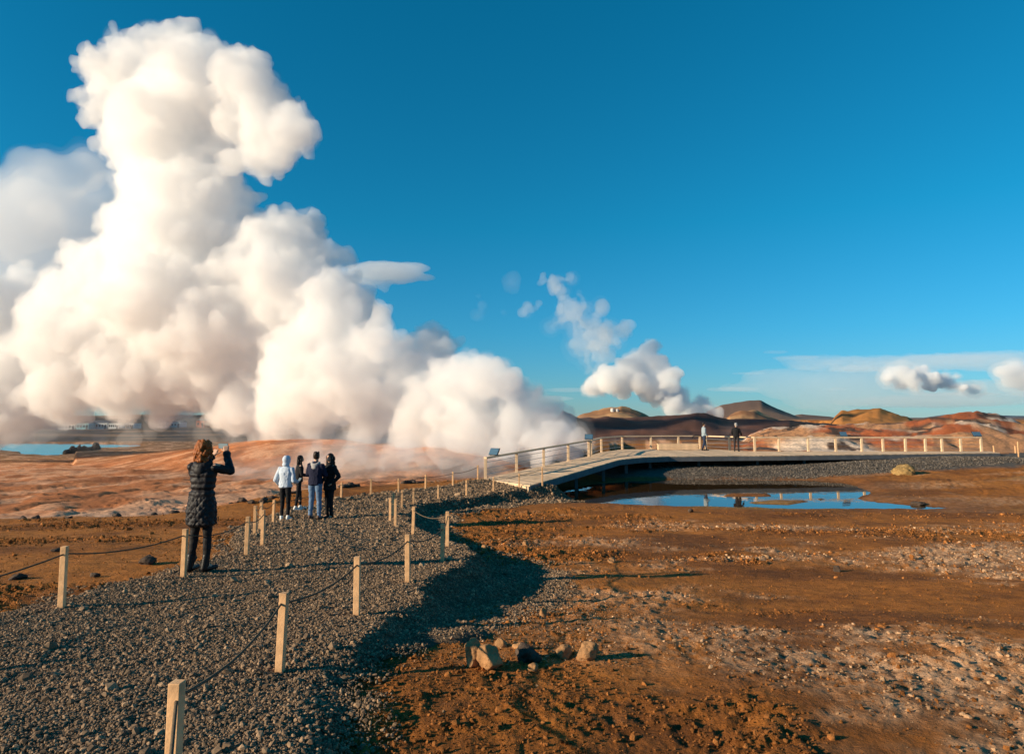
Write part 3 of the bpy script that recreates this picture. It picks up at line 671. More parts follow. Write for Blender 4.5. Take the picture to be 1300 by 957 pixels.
# ------------------------------------------------------------------ rocks
def rock_mesh(name, r, seed, sub=3, cut=7, lump=0.25, flat=1.0):
    v, f = ico(sub); v = v.copy(); g = np.random.default_rng(seed)
    for k in range(cut):
        n = g.normal(size=3); n /= np.linalg.norm(n); d = g.uniform(0.55, 0.85); e = v @ n - d; v -= np.outer(np.maximum(e, 0) * 0.9, n)
    s = g.uniform(0.8, 1.2, 3); s[2] *= flat
    v *= s
    v *= (1 + lump * noise3(v * 1.6 + seed, seed) + 0.5 * lump * noise3(v * 4 + seed, seed + 1) + 0.25 * lump * noise3(v * 9, seed + 2))[:, None]
    return np_mesh(name, v * r, f)
ROCKS = [(622, 846, 18, 0.9, 'rock', 'large buff rock with a flat lit face at the foot of the gravel bank'),
         (601, 838, 13, 1.1, 'rock', 'upright buff rock leaning beside the large flat faced rock'),
         (637, 820, 8, 0.8, 'rock', 'small buff rock perched above the large flat faced rock'),
         (671, 838, 17, 0.75, 'dark_rock', 'low dark rock between the buff rocks and the upright ochre stone'),
         (660, 824, 8, 0.7, 'rock', 'small flat pale stone on the back of the low dark rock'),
         (677, 851, 6, 1.0, 'rock', 'fist sized pale stone in front of the low dark rock'),
         (716, 833, 10, 0.9, 'rock', 'rounded brown stone beside the upright ochre stone'),
         (745, 836, 13, 1.0, 'rock', 'upright knobbly ochre stone casting a long shadow'),
         (690, 782, 6, 1.3, 'rock', 'small upright buff stone among the gravel of the bank'),
         (615, 700, 5, 1.2, 'rock', 'small pale stone at the edge of the bank below the path'),
         (777, 714, 5, 0.8, 'rock', 'small pale stone on the rust brown flat'),
         (667, 692, 4, 1.0, 'rock', 'little grey stone on the crumbly soil beyond the bank'),
         (1063, 725, 5, 0.8, 'dark_rock', 'lone dark stone on the smooth brown flat'),
         (877, 650, 4, 0.8, 'dark_rock', 'small dark stone on the damp margin of the pond'),
         (1166, 641, 9, 0.45, 'dark_rock', 'flat dark stone at the tip of the pond'),
         (1042, 638, 6, 0.5, 'dark_rock', 'flat stone in the shallows of the pond'),
         (242, 712, 6, 1.0, 'dark_rock', 'small dark clod by the path beside the woman'),
         (187, 716, 8, 1.0, 'dark_rock', 'dark upright clod on the orange soil between two rope posts'),
         (120, 732, 7, 0.6, 'dark_rock', 'flattened dark clod on the orange soil'),
         (22, 735, 7, 0.6, 'dark_rock', 'dark clod on the orange soil under the rope'),
         (72, 700, 7, 0.5, 'dark_rock', 'low dark lump on the orange soil far from the path')]
for k, (u_, v_, rp, fl, mt, lab) in enumerate(ROCKS):
    p = hit(u_, v_); r = rp * p[1] / F
    o = link('rock', rock_mesh('rock', r, 40 + k, 4 if rp > 9 else 3, flat=fl, lump=0.22 if mt == 'rock' else 0.4), None, M[mt])
    o.location = (p[0], p[1], ground(p[0], p[1]) + r * fl * 0.5); o.rotation_euler = (0, 0, k * 1.3); tag(o, lab, 'rock')
o = link('mossy_mound', rock_mesh('mossy_mound', 0.62, 90, 4, 2, 0.25, 0.7), None, M['moss'])
p = hit(1155, 603); o.location = (p[0], p[1] + 0.3, p[2] + 0.12); tag(o, 'lone mossy yellowish mound on the flat near the boardwalk bank', 'mound')
for k, (u_, v_, rp) in enumerate([(300, 637, 5), (312, 635, 7), (325, 634, 5), (340, 632, 7), (352, 630, 6), (362, 628, 7), (376, 627, 5), (446, 623, 7), (455, 622, 5), (516, 615, 6), (525, 615, 6), (537, 613, 4), (230, 641, 5), (205, 644, 4), (158, 647, 6), (60, 649, 5), (42, 655, 5), (100, 650, 4), (440, 627, 6), (270, 640, 4)]):
    d = np.interp((u_ - 650) / F * 24, RIMX, RIMY) - 0.4; x_ = (u_ - 650) / F * d; d = np.interp(x_, RIMX, RIMY) - 0.5; x_ = (u_ - 650) / F * d; r = rp * d / F
    o = link('rim_boulder', rock_mesh('rim_boulder', r, 120 + k, 3, 8, 0.5, 0.55), None, M['dark_rock']); o.location = (x_, d, ground(x_, d) + r * 0.2)
    tag(o, 'dark boulder on the rim between the brown shelf and the orange basin', 'boulder', 'boulders along the basin rim')
for k in range(14):
    u_ = 84 + k * 2.9; p = at(u_, 573.5 - 0.28 * k, 172 + k * 1.6); r = rng.uniform(0.6, 1.3); gz_ = ground(p[0], p[1])
    o = link('lava_block', rock_mesh('lava_block', r, 160 + k, 2, 7, 0.5, 1.1), None, M['lava']); o.location = (p[0], p[1], gz_ + 0.4)
    tag(o, 'jagged black lava block on the near shore of the lake', 'lava block', 'lava blocks by the lake')

# ------------------------------------------------------------------ far buildings
def building(u0, u1, d, hgt, wm, label, gable=True, nwin=6, z0=None, depth=10):
    x0 = (u0 - 650) / F * d; x1 = (u1 - 650) / F * d; w = x1 - x0
    zb = min(ground(x0, d), ground(x1, d)) - 0.3 if z0 is None else z0
    b = empty('building', ((x0 + x1) / 2, d, zb)); tag(b, label, 'building', 'buildings beyond the lake')
    link('wall', box_mesh('wall', size=(w, depth, hgt)), b, wm)
    rf = hgt * 0.28 if gable else 0.3
    if gable:
        pts = [(-w / 2 - .3, -depth / 2 - .4, hgt), (w / 2 + .3, -depth / 2 - .4, hgt), (w / 2 + .3, depth / 2 + .4, hgt), (-w / 2 - .3, depth / 2 + .4, hgt), (-w / 2 - .3, -.05, hgt + rf), (w / 2 + .3, -.05, hgt + rf), (w / 2 + .3, .05, hgt + rf), (-w / 2 - .3, .05, hgt + rf)]
        link('roof', box_mesh('roof', [np.array(q_) + (0, 0, .003) for q_ in pts]), b, M['dark_roof'])
    else:
        o = link('roof', box_mesh('roof', size=(w + .5, depth + .5, rf)), b, M['dark_roof']); o.location = (0, 0, hgt + .003)
    for i in range(nwin):
        o = link('window', box_mesh('window', size=(min(1.6, w / nwin * 0.5), 0.1, hgt * 0.32)), b, M['glass']); o.location = (-w / 2 + (i + 0.5) * w / nwin, -depth / 2 - 0.04, hgt * 0.4)
    o = link('door', box_mesh('door', size=(1.3, 0.08, hgt * 0.6)), b, M['dark_roof']); o.location = (w * 0.5 - 1.2, -depth / 2 - 0.03, 0.1)
building(84, 105, 470, 4.6, M['white_wall'], 'long pale shed beyond the lake, next to the teal building', True, 5)
building(107, 122, 465, 4.8, M['teal_wall'], 'teal flat roofed building beyond the lake', False, 4)
building(123, 145, 472, 5.0, M['white_wall'], 'white gabled hall between the teal building and a low block', True, 6)
building(147, 160, 468, 4.2, M['white_wall'], 'low white block beside the white gabled hall', False, 5)
building(162, 178, 475, 4.2, M['white_wall'], 'white building with dark window band beyond the lake', False, 6)
building(208, 218, 480, 4.4, M['white_wall'], 'small white house beyond the lake near the red roofed one', True, 2)
building(224, 236, 486, 4.0, M['white_wall'], 'white low house behind the woman taking a picture', True, 3)
building(256, 266, 490, 5.2, M['red_wall'], 'dark red gabled house beyond the lake', True, 2)
building(352, 372, 330, 3.6, M['white_wall'], 'pale building standing behind the misty red mound', True, 4)
for k, (u_, rr2, lab) in enumerate([(777, 1.15, 'larger white domed tank on the tan hill'), (783, 0.9, 'smaller white domed tank on the tan hill')]):
    d = 395; x_ = (u_ - 650) / F * d; t = empty('storage_tank', (x_, d, ground(x_, d) - 0.3)); tag(t, lab, 'tank', 'white tanks on the tan hill')
    th = np.linspace(0, 2 * math.pi, 25)[:-1]
    ring = lambda r, z_: np.stack([r * np.cos(th), r * np.sin(th), np.full(24, z_)], -1)
    prof = [ring(rr2, 0), ring(rr2, rr2 * 1.6)]; V_ = np.concatenate(prof); j = np.arange(24); Fq = np.stack([j, (j + 1) % 24, 24 + (j + 1) % 24, 24 + j], -1)
    link('tank_wall', np_mesh('tank_wall', V_, Fq), t, M['white_wall'])
    prof = [ring(rr2 * 1.02 * math.cos(a_), rr2 * 1.6 + rr2 * 0.5 * math.sin(a_)) for a_ in (0, .4, .8, 1.2, 1.5)]; V_ = np.concatenate(prof)
    Fq = np.concatenate([np.stack([q_ * 24 + j, q_ * 24 + (j + 1) % 24, q_ * 24 + 24 + (j + 1) % 24, q_ * 24 + 24 + j], -1) for q_ in range(4)])
    link('dome', np_mesh('dome', V_, Fq), t, M['white_wall'])

# ------------------------------------------------------------------ people
def cmat(name, c, rough=0.85, var=0.15, scale=30, bump=0.003, bs=60): return mat(name, c, rough, var, scale, bump, bs, spec=0.2)
def sweep(S, p0, r0, p1, r1, dens=0.35):
    p0 = np.array(p0, float); p1 = np.array(p1, float); r0 = np.broadcast_to(np.array(r0, float), (3,)); r1 = np.broadcast_to(np.array(r1, float), (3,))
    n = max(2, int(np.linalg.norm(p1 - p0) / (min(r0.min(), r1.min()) * dens)) + 1)
    for i in range(n):
        t = i / (n - 1); S.append((lerp(p0, p1, t), lerp(r0, r1, t)))
def unit(v): v = np.array(v, float); return v / np.linalg.norm(v)
def hand(S, w, d, palm_n, curl=0.5, thumb=1):
    """wrist w, direction d, palm normal; four bent fingers of unequal length and a thumb off the side of the palm"""
    w = np.array(w, float); d = unit(d); pn = unit(np.array(palm_n, float) - d * np.dot(palm_n, d)); s = np.cross(d, pn) * thumb
    for k, o in enumerate((-0.03, -0.01, 0.01, 0.03)): sweep(S, w + s * o * 0.5, 0.018, w + d * 0.085 + s * o, 0.0135)
    for o, L_ in ((0.031, 0.07), (0.0105, 0.08), (-0.0105, 0.075), (-0.031, 0.058)):
        p = w + d * 0.088 + s * o; a = curl
        for q in range(3):
            dd = unit(d * math.cos(a) + pn * math.sin(a)); e = p + dd * L_ * (0.45, 0.32, 0.25)[q]; sweep(S, p, 0.0092 - q * 0.0006, e, 0.0086 - q * 0.0006); p = e; a += curl
    p = w + d * 0.03 + s * 0.032; e = p + unit(s * 0.75 + d * 0.55 + pn * 0.3) * 0.04; sweep(S, p, 0.012, e, 0.0105); sweep(S, e, 0.0102, e + unit(d + pn * 0.5 + s * 0.2) * 0.032, 0.009)
def rot(p, a): c, s = math.cos(a), math.sin(a); p = np.array(p, float); return np.array([p[0] * c - p[1] * s, p[0] * s + p[1] * c, p[2]])

def person(label, loc, H, facing, legs, arms, head_turn, voxel, top, bottom, shoes, hair, extras=None, group=None, lean=0.0, coat_hem=None, thick=1.0, hood_up=False, hood_mat=None):
    """legs / arms: joints of the left and right limb for a 1.70 m figure that faces +Y, x to its right"""
    root = empty('person', loc, facing); k = H / 1.70; root.scale = (k, k, k); tag(root, label, 'person', group)
    hd = np.array([0, 0.015 + lean, 0.0])
    S = []; T = []; Bt = []; Sh = []
    chest = np.array([0, lean * 0.7, 1.27]); neck = np.array([0, lean * 0.9, 1.44]); pel = np.array([0, 0, 0.95])
    # body
    sweep(S, pel, (0.15, 0.105, 0.09), pel + (0, lean * 0.3, 0.14), (0.125, 0.09, 0.08)); sweep(S, pel + (0, lean * 0.3, 0.14), (0.125, 0.09, 0.08), chest, (0.155, 0.105, 0.1))
    sweep(S, chest, (0.155, 0.105, 0.1), chest + (0, 0, 0.1), (0.15, 0.085, 0.05)); sweep(S, chest + (0, 0, 0.12), 0.06, neck + (0, 0.012, 0.09), 0.052)
    hc = np.array([0, 0.02 + lean, 1.605])
    hl = [((0, -0.008, 0.012), (0.074, 0.092, 0.092)), ((0, 0.03, -0.045), (0.058, 0.064, 0.058)), ((0, 0.052, -0.085), (0.033, 0.03, 0.024)), ((0, 0.088, -0.03), (0.011, 0.016, 0.02)), ((0, 0.1, -0.04), (0.014, 0.012, 0.01)),
          ((0.074, 0.0, -0.02), (0.011, 0.022, 0.03)), ((-0.074, 0.0, -0.02), (0.011, 0.022, 0.03)), ((0, 0.08, -0.068), (0.022, 0.012, 0.007)), ((0, 0.073, 0.012), (0.05, 0.018, 0.014))]
    for c, r in hl: S.append((hc + rot(c, head_turn), np.array(r)))
    t = thick
    for sd, (hip, knee, ankle, toe) in zip((-1, 1), legs):
        hip, knee, ankle, toe = map(np.array, (hip, knee, ankle, toe))
        sweep(S, hip, 0.08, knee, 0.05); sweep(S, knee, 0.05, lerp(knee, ankle, 0.3), 0.052); sweep(S, lerp(knee, ankle, 0.3), 0.052, ankle, 0.036); sweep(S, ankle, 0.036, toe, 0.026)
        bt = bottom[1]
        sweep(Bt, hip, 0.098 * bt, knee, 0.064 * bt); sweep(Bt, knee, 0.064 * bt, lerp(knee, ankle, 0.3), 0.064 * bt); sweep(Bt, lerp(knee, ankle, 0.3), 0.064 * bt, ankle + (0, 0, 0.01), 0.049 * bt)
        fd = unit((toe - ankle) * (1, 1, 0)); heel = ankle - fd * 0.035; heel[2] = max(ankle[2] - 0.045, 0.04); te = toe + fd * 0.035; te[2] = max(toe[2], 0.038)
        sweep(Sh, heel, (0.042, 0.042, 0.042), te, (0.043, 0.043, 0.032)); sweep(Sh, heel + (0, 0, 0.01), 0.044, ankle + (0, 0, shoes[1]), 0.05)
    sweep(Bt, pel + (0, 0, -0.03), (0.17, 0.125, 0.09), pel + (0, 0, 0.08), (0.15, 0.115, 0.06))
    # top
    hem = 0.86 if coat_hem is None else 0.9
    sweep(T, (0, 0, hem + 0.04), (0.175 * t, 0.135 * t, 0.05), (0, lean * 0.3, 1.08), (0.16 * t, 0.12 * t, 0.06)); sweep(T, (0, lean * 0.3, 1.08), (0.16 * t, 0.12 * t, 0.06), chest, (0.185 * t, 0.13 * t, 0.09))
    sweep(T, chest, (0.185 * t, 0.13 * t, 0.09), chest + (0, 0, 0.11), (0.165 * t, 0.1 * t, 0.05)); sweep(T, chest + (0, 0, 0.12), (0.11, 0.09, 0.05), neck + (0, 0, 0.02), (0.075, 0.075, 0.03))
    if coat_hem is not None:
        sweep(T, (0, 0, coat_hem + 0.05), (0.205 * t, 0.16 * t, 0.05), (0, 0, 0.8), (0.205 * t, 0.16 * t, 0.06)); sweep(T, (0, 0, 0.8), (0.205 * t, 0.16 * t, 0.06), (0, 0, 1.06), (0.165 * t, 0.125 * t, 0.06))
    for sd, (el, wr, hdir, pn, curl) in zip((-1, 1), arms):
        sh = chest + (sd * 0.175, 0, 0.1); el = np.array(el, float); wr = np.array(wr, float)
        sweep(S, sh, 0.05, el, 0.038); sweep(S, el, 0.038, wr, 0.026); hand(S, wr, hdir, pn, curl, sd)
        sweep(T, sh + (0, 0, -0.012), 0.062 * t, el, 0.056 * t); sweep(T, el, 0.058 * t, lerp(el, wr, 0.93), 0.045 * t)
    if hood_up:
        T2 = []
        for c, r in (((0, -0.03, 0.015), (0.105, 0.105, 0.12)), ((0, -0.02, -0.06), (0.1, 0.1, 0.1)), ((0, -0.04, -0.12), (0.1, 0.09, 0.07))): T2.append((hc + rot(c, head_turn), np.array(r)))
        for i in range(10): T2.append((hc + rot((0.085 * math.cos(i * 0.63), 0.05, 0.02 + 0.095 * math.sin(i * 0.63)), head_turn), np.array([0.022, 0.03, 0.022])))
        link('hood', blob_mesh('hood', T2, voxel, 2), root, top[0])
    elif hood_mat is not None:
        T2 = []
        for i in range(9):
            a = math.pi * (1.08 + 0.84 * i / 8); T2.append((neck + (0.1 * math.cos(a), 0.0 + 0.11 * math.sin(a) + 0.015, -0.02 - 0.05 * math.sin(math.pi * i / 8)), np.array([0.045, 0.04, 0.06])))
        T2.append((neck + (0, -0.105, -0.12), np.array([0.075, 0.035, 0.07]))); link('hood', blob_mesh('hood', T2, voxel, 3), root, hood_mat)
    link('body', blob_mesh('body', S, voxel * 0.8, 2), root, M['skin'])
    tm = blob_mesh('jacket' if coat_hem is None else 'coat', T, voxel, 3)
    v = get_v(tm); n = get_n(tm)
    if coat_hem is not None:                                    # stitched quilting: channels above, diamonds below
        a = np.arctan2(v[:, 0], v[:, 1]); h = v[:, 2]
        dia = np.minimum(np.abs(((h / 0.105 + a / 0.55) % 1) - 0.5), np.abs(((h / 0.105 - a / 0.55) % 1) - 0.5)) * 2
        cha = np.abs(((h / 0.085) % 1) - 0.5) * 2
        q = np.where(h < 0.98, np.sqrt(dia), np.sqrt(cha)); arm_ = (np.abs(v[:, 0]) < 0.2 * t)
        v = v + n * ((q - 0.6) * 0.016 * np.where(arm_, 1, 0.4))[:, None] - n * (0.016 * np.exp(-((h - 1.07) / 0.02) ** 2) * arm_)[:, None]
    v = v + n * (0.011 * noise3(v * (14, 14, 9) + 3, 5) + 0.006 * noise3(v * 30, 6))[:, None]
    set_v(tm, v); link(tm.name.split('.')[0], tm, root, top[0])
    bm_ = blob_mesh('trousers', Bt, voxel, 3); v = get_v(bm_); n = get_n(bm_); v = v + n * (0.008 * noise3(v * (12, 12, 22), 8))[:, None]; set_v(bm_, v); link('trousers', bm_, root, bottom[0])
    sm_ = blob_mesh('shoes', Sh, voxel, 2); v = get_v(sm_); v[:, 2] = np.maximum(v[:, 2], 0.002); set_v(sm_, v); link('shoes', sm_, root, shoes[0])
    if len(shoes) > 2:
        so = [(c - np.array([0, 0, c[2] - 0.016]), np.array([0.047, 0.05, 0.016])) for c, r in Sh if c[2] < 0.06]; link('soles', blob_mesh('soles', so, voxel, 1), root, shoes[2])
    Hs = []
    g = np.random.default_rng(hair[2])
    if hair[1] == 'short':
        for c, r in (((0, -0.02, 0.035), (0.084, 0.095, 0.085)), ((0, -0.045, -0.01), (0.08, 0.06, 0.075))): Hs.append((hc + rot(c, head_turn), np.array(r)))
        for i in range(26): a = g.uniform(0, 6.28); Hs.append((hc + rot((0.06 * math.cos(a), 0.06 * math.sin(a) - 0.02, 0.07 + g.uniform(0, 0.045)), head_turn), np.full(3, 0.022)))
    if hair[1] == 'long':
        for c, r in (((0, -0.02, 0.03), (0.086, 0.098, 0.088)), ((0, -0.06, -0.05), (0.092, 0.06, 0.09)), ((0, -0.075, -0.15), (0.1, 0.05, 0.1)), ((0, -0.08, -0.24), (0.085, 0.045, 0.08))): Hs.append((hc + rot(c, head_turn), np.array(r)))
        for i in range(40): Hs.append((hc + rot((g.uniform(-0.1, 0.1), -0.09 + g.uniform(-0.02, 0.02), g.uniform(-0.3, 0.02)), head_turn), np.array([0.016, 0.016, 0.05])))
        for sx in (-1, 1): sweep(Hs, hc + rot((sx * 0.08, 0.03, 0.02), head_turn), (0.016, 0.03, 0.03), hc + rot((sx * 0.085, 0.01, -0.2), head_turn), (0.02, 0.03, 0.04))
    if hair[1] == 'curly':
        for c, r in (((0, -0.02, 0.03), (0.09, 0.1, 0.09)), ((0, -0.05, -0.06), (0.1, 0.075, 0.1)), ((-0.02, -0.06, -0.13), (0.1, 0.06, 0.07))): Hs.append((hc + rot(c, head_turn), np.array(r)))
        for i in range(190):
            a = g.uniform(2.6, 6.8); zc = g.uniform(-0.17, 0.11); rr_2 = 0.105 * math.sqrt(max(0.05, 1 - (zc / 0.135) ** 2)) if zc > 0 else 0.108
            p = np.array([math.cos(a) * rr_2, math.sin(a) * rr_2 - 0.02, zc])
            ax = g.normal(size=3) * 0.008; Hs.append((hc + rot(p, head_turn), np.abs(g.normal(0.015, 0.004, 3)) + 0.007))
    if Hs: link('hair', blob_mesh('hair', Hs, voxel * 0.75, 1 if hair[1] == 'curly' else 2), root, hair[0])
    for sx in (-1, 1):
        p = hc + rot((sx * 0.03, 0.083, -0.004), head_turn); e = link('eye', blob_mesh('eye', [(p, (0.012, 0.008, 0.007))], 0.003, 0), root, M['eye'])
    p = hc + rot((0, 0.09, -0.07), head_turn); link('lips', blob_mesh('lips', [(p, (0.02, 0.008, 0.007))], 0.003, 0), root, M['lips'])
    return root
M['eye'] = mat('eye', (0.03, 0.02, 0.015), 0.3, 0.05); M['lips'] = mat('lips', (0.4, 0.13, 0.1), 0.5, 0.05)
M['coat_black'] = cmat('coat_black', (0.017, 0.015, 0.017), 0.55); M['black_cloth'] = cmat('black_cloth', (0.011, 0.011, 0.013)); M['legging'] = cmat('legging', (0.013, 0.012, 0.013), 0.7)
M['boot'] = cmat('boot', (0.012, 0.01, 0.01), 0.4); M['auburn'] = cmat('auburn', (0.27, 0.08, 0.017), 0.5, 0.35, 40, 0.006, 90); M['hoodie_grey'] = cmat('hoodie_grey', (0.50, 0.57, 0.66), 0.9, 0.06)
M['white_shoe'] = cmat('white_shoe', (0.72, 0.70, 0.66), 0.6, 0.05); M['grey_shoe'] = cmat('grey_shoe', (0.16, 0.17, 0.2)); M['navy'] = cmat('navy', (0.012, 0.014, 0.035)); M['jeans'] = cmat('jeans', (0.12, 0.19, 0.30), 0.9, 0.2, 12)
M['brown_hair'] = cmat('brown_hair', (0.022, 0.012, 0.007), 0.45, 0.3, 50); M['black_hair'] = cmat('black_hair', (0.01, 0.007, 0.006), 0.45, 0.3, 50); M['brown_shoe'] = cmat('brown_shoe', (0.10, 0.055, 0.035), 0.6)
M['slate_jacket'] = cmat('slate_jacket', (0.26, 0.32, 0.36)); M['dark_jeans'] = cmat('dark_jeans', (0.02, 0.035, 0.07)); M['grey_cap'] = cmat('grey_cap', (0.35, 0.33, 0.32)); M['char_trouser'] = cmat('char_trouser', (0.03, 0.027, 0.03))
M['phone'] = mat('phone', (0.25, 0.32, 0.36), 0.25, 0.05); M['phone_dark'] = mat('phone_dark', (0.01, 0.01, 0.012), 0.2, 0.05)
def leg(sx, hipx=0.085, footx=0.095, fwd=0.0, toe=0.02, kb=0.015, lift=0.0):
    return ((sx * hipx, 0, 0.9), (sx * (hipx + footx) / 2, kb + fwd * 0.55, 0.48), (sx * footx, fwd - 0.01, 0.085 + lift), (sx * (footx + toe), fwd + 0.12, 0.035 + lift * 0.5))
def stand(u_, v_):
    p = hit(u_, v_); return (p[0], p[1], p[2] + 0.012)
def phone(p, rz, rx, label, parent_mat='phone', land=True):
    t_ = empty('phone', p, rz); t_.rotation_euler = (rx, 0, rz); tag(t_, label, 'phone')
    w, h = (0.15, 0.074) if land else (0.074, 0.15)
    link('case', box_mesh('case', size=(w, 0.009, h), bevel=0.002), t_, M['phone_dark'])
    o = link('screen', box_mesh('screen', size=(w - 0.008, 0.001, h - 0.008)), t_, M[parent_mat]); o.location = (0, -0.0052, 0.004)
    o = link('lens', box_mesh('lens', size=(0.02, 0.002, 0.02)), t_, M['phone_dark']); o.location = (w * 0.35, 0.0056, h * 0.6)

W_F = math.radians(-12)
wl = stand(254, 727); wl = (wl[0] - 0.02, wl[1], wl[2])
woman = person('woman with curly auburn hair in a long black quilted coat raising a phone', wl, 1.70, W_F,
    [leg(-1, 0.08, 0.105, -0.02, 0.015), leg(1, 0.08, 0.09, 0.03, 0.02)],
    [((-0.25, 0.17, 1.2), (-0.07, 0.30, 1.50), (0.25, 0.3, 0.9), (0.2, 0.9, -0.1), 0.45), ((0.325, 0.12, 1.31), (0.145, 0.27, 1.545), (-0.25, 0.25, 0.9), (-0.4, 0.85, 0.1), 0.45)],
    math.radians(-18), 0.0095, (M['coat_black'],), (M['legging'], 0.92), (M['boot'], 0.12), (M['auburn'], 'curly', 3), coat_hem=0.575, thick=1.03, hood_mat=M['coat_black'])
pc = rot((0.045, 0.345, 1.595), W_F); phone((wl[0] + pc[0], wl[1] + pc[1], wl[2] + pc[2]), W_F, 0.1, 'phone held up in both hands by the woman in the long coat')

G1 = stand(361, 661)
person('person in a light grey hooded sweatshirt with the hood up and black leggings', G1, 1.62, math.radians(-10), [leg(-1, 0.08, 0.085, 0.0, 0.05), leg(1, 0.08, 0.075, 0.05, -0.005)],
    [((-0.27, -0.05, 1.08), (-0.25, 0.14, 0.93), (0.1, 0.9, -0.3), (1, 0, 0), 0.5), ((0.255, -0.03, 1.06), (0.23, 0.2, 1.0), (0.1, 1, 0.1), (-1, 0.1, 0.3), 0.6)],
    math.radians(-10), 0.012, (M['hoodie_grey'],), (M['black_cloth'], 0.92), (M['white_shoe'], 0.02, M['white_shoe']), (M['brown_hair'], 'none', 4), group=None, thick=1.12, hood_up=True)
pc = rot((0.215, 0.30, 1.0), math.radians(-10)); phone((G1[0] + pc[0] * .95, G1[1] + pc[1] * .95, G1[2] + pc[2] * .95), math.radians(-10), -0.9, 'phone held low by the person in the light grey hood', 'phone', False)
G2 = stand(378, 647.5)
person('woman with long black hair all in black with white sneakers, half hidden in the group', G2, 1.58, math.radians(-62), [leg(-1, 0.08, 0.10, 0.10, 0.02), leg(1, 0.08, 0.09, -0.08, 0.02)],
    [((-0.22, 0.06, 1.1), (-0.1, 0.28, 1.05), (0.5, 0.9, 0.2), (0.6, 0.3, 0.8), 0.5), ((0.22, 0.05, 1.1), (0.1, 0.27, 1.08), (-0.5, 0.9, 0.2), (-0.6, 0.3, 0.8), 0.5)],
    math.radians(-8), 0.012, (M['black_cloth'],), (M['black_cloth'], 0.9), (M['white_shoe'], 0.02, M['white_shoe']), (M['black_hair'], 'long', 5), lean=0.02)
G3 = stand(399, 660)
person('man in a navy hooded sweatshirt and faded blue jeans with brown shoes, back turned', G3, 1.70, math.radians(-14), [leg(-1, 0.09, 0.12, 0.0, 0.02), leg(1, 0.09, 0.125, 0.02, 0.035)],
    [((-0.25, 0.04, 1.13), (-0.13, 0.24, 1.08), (0.7, 0.6, 0.1), (0.6, 0.5, 0.6), 0.5), ((0.25, 0.06, 1.13), (0.12, 0.25, 1.08), (-0.7, 0.6, 0.1), (-0.6, 0.5, 0.6), 0.5)],
    math.radians(10), 0.012, (M['navy'],), (M['jeans'], 1.08), (M['brown_shoe'], 0.03), (M['brown_hair'], 'short', 6), thick=1.15, hood_mat=M['grey_cap'])
G4 = (G3[0] + 0.30, 18.3, ground(G3[0] + 0.30, 18.3) + 0.012)
person('woman with long black hair in a black jacket, hand in pocket, facing the group', G4, 1.68, math.radians(140), [leg(-1), leg(1)],
    [((-0.33, -0.04, 1.12), (-0.2, 0.08, 0.93), (0.6, 0.5, -0.5), (0.6, 0.2, 0.6), 0.4), ((0.24, -0.03, 1.1), (0.2, 0.13, 0.93), (-0.3, 0.7, -0.5), (-1, 0, 0), 0.4)],
    math.radians(10), 0.012, (M['black_cloth'],), (M['black_cloth'], 0.95), (M['boot'], 0.05), (M['black_hair'], 'long', 7), coat_hem=0.72, thick=1.0)
D1 = at(891, 570.5, 2.09 * F / 40.5)
person('man in a slate grey jacket and dark jeans walking along the deck', (D1[0], D1[1] - 0.6, ZD + 0.004), 1.76, math.radians(-82), [leg(-1, 0.085, 0.09, 0.17, 0.01, 0.02), leg(1, 0.085, 0.09, -0.16, 0.01, 0.06, 0.015)],
    [((-0.24, 0.02, 1.1), (-0.2, 0.16, 0.92), (0.2, 0.9, -0.6), (1, 0, 0), 0.5), ((0.24, -0.04, 1.1), (0.2, 0.12, 0.92), (-0.1, 0.9, -0.6), (-1, 0, 0), 0.5)],
    math.radians(-8), 0.015, (M['slate_jacket'],), (M['dark_jeans'], 1.0), (M['boot'], 0.03), (M['brown_hair'], 'short', 8), thick=1.05)
D2 = at(933, 571.8, 2.09 * F / 41.8)
person('person in a dark jacket and cap standing at the deck railing with one arm out', (D2[0], D2[1] - 0.35, ZD + 0.004), 1.74, math.radians(-20), [leg(-1, 0.09, 0.12, 0.0, 0.02), leg(1, 0.09, 0.11, 0.05, 0.05)],
    [((-0.25, 0.02, 1.12), (-0.2, 0.2, 1.02), (0.3, 0.9, -0.2), (1, 0, 0), 0.5), ((0.26, 0.04, 1.13), (0.3, 0.22, 0.98), (0.3, 0.9, -0.3), (-1, 0, 0.3), 0.5)],
    math.radians(15), 0.015, (M['black_cloth'],), (M['char_trouser'], 1.05), (M['boot'], 0.03), (M['grey_cap'], 'short', 9), thick=1.12, lean=0.03)

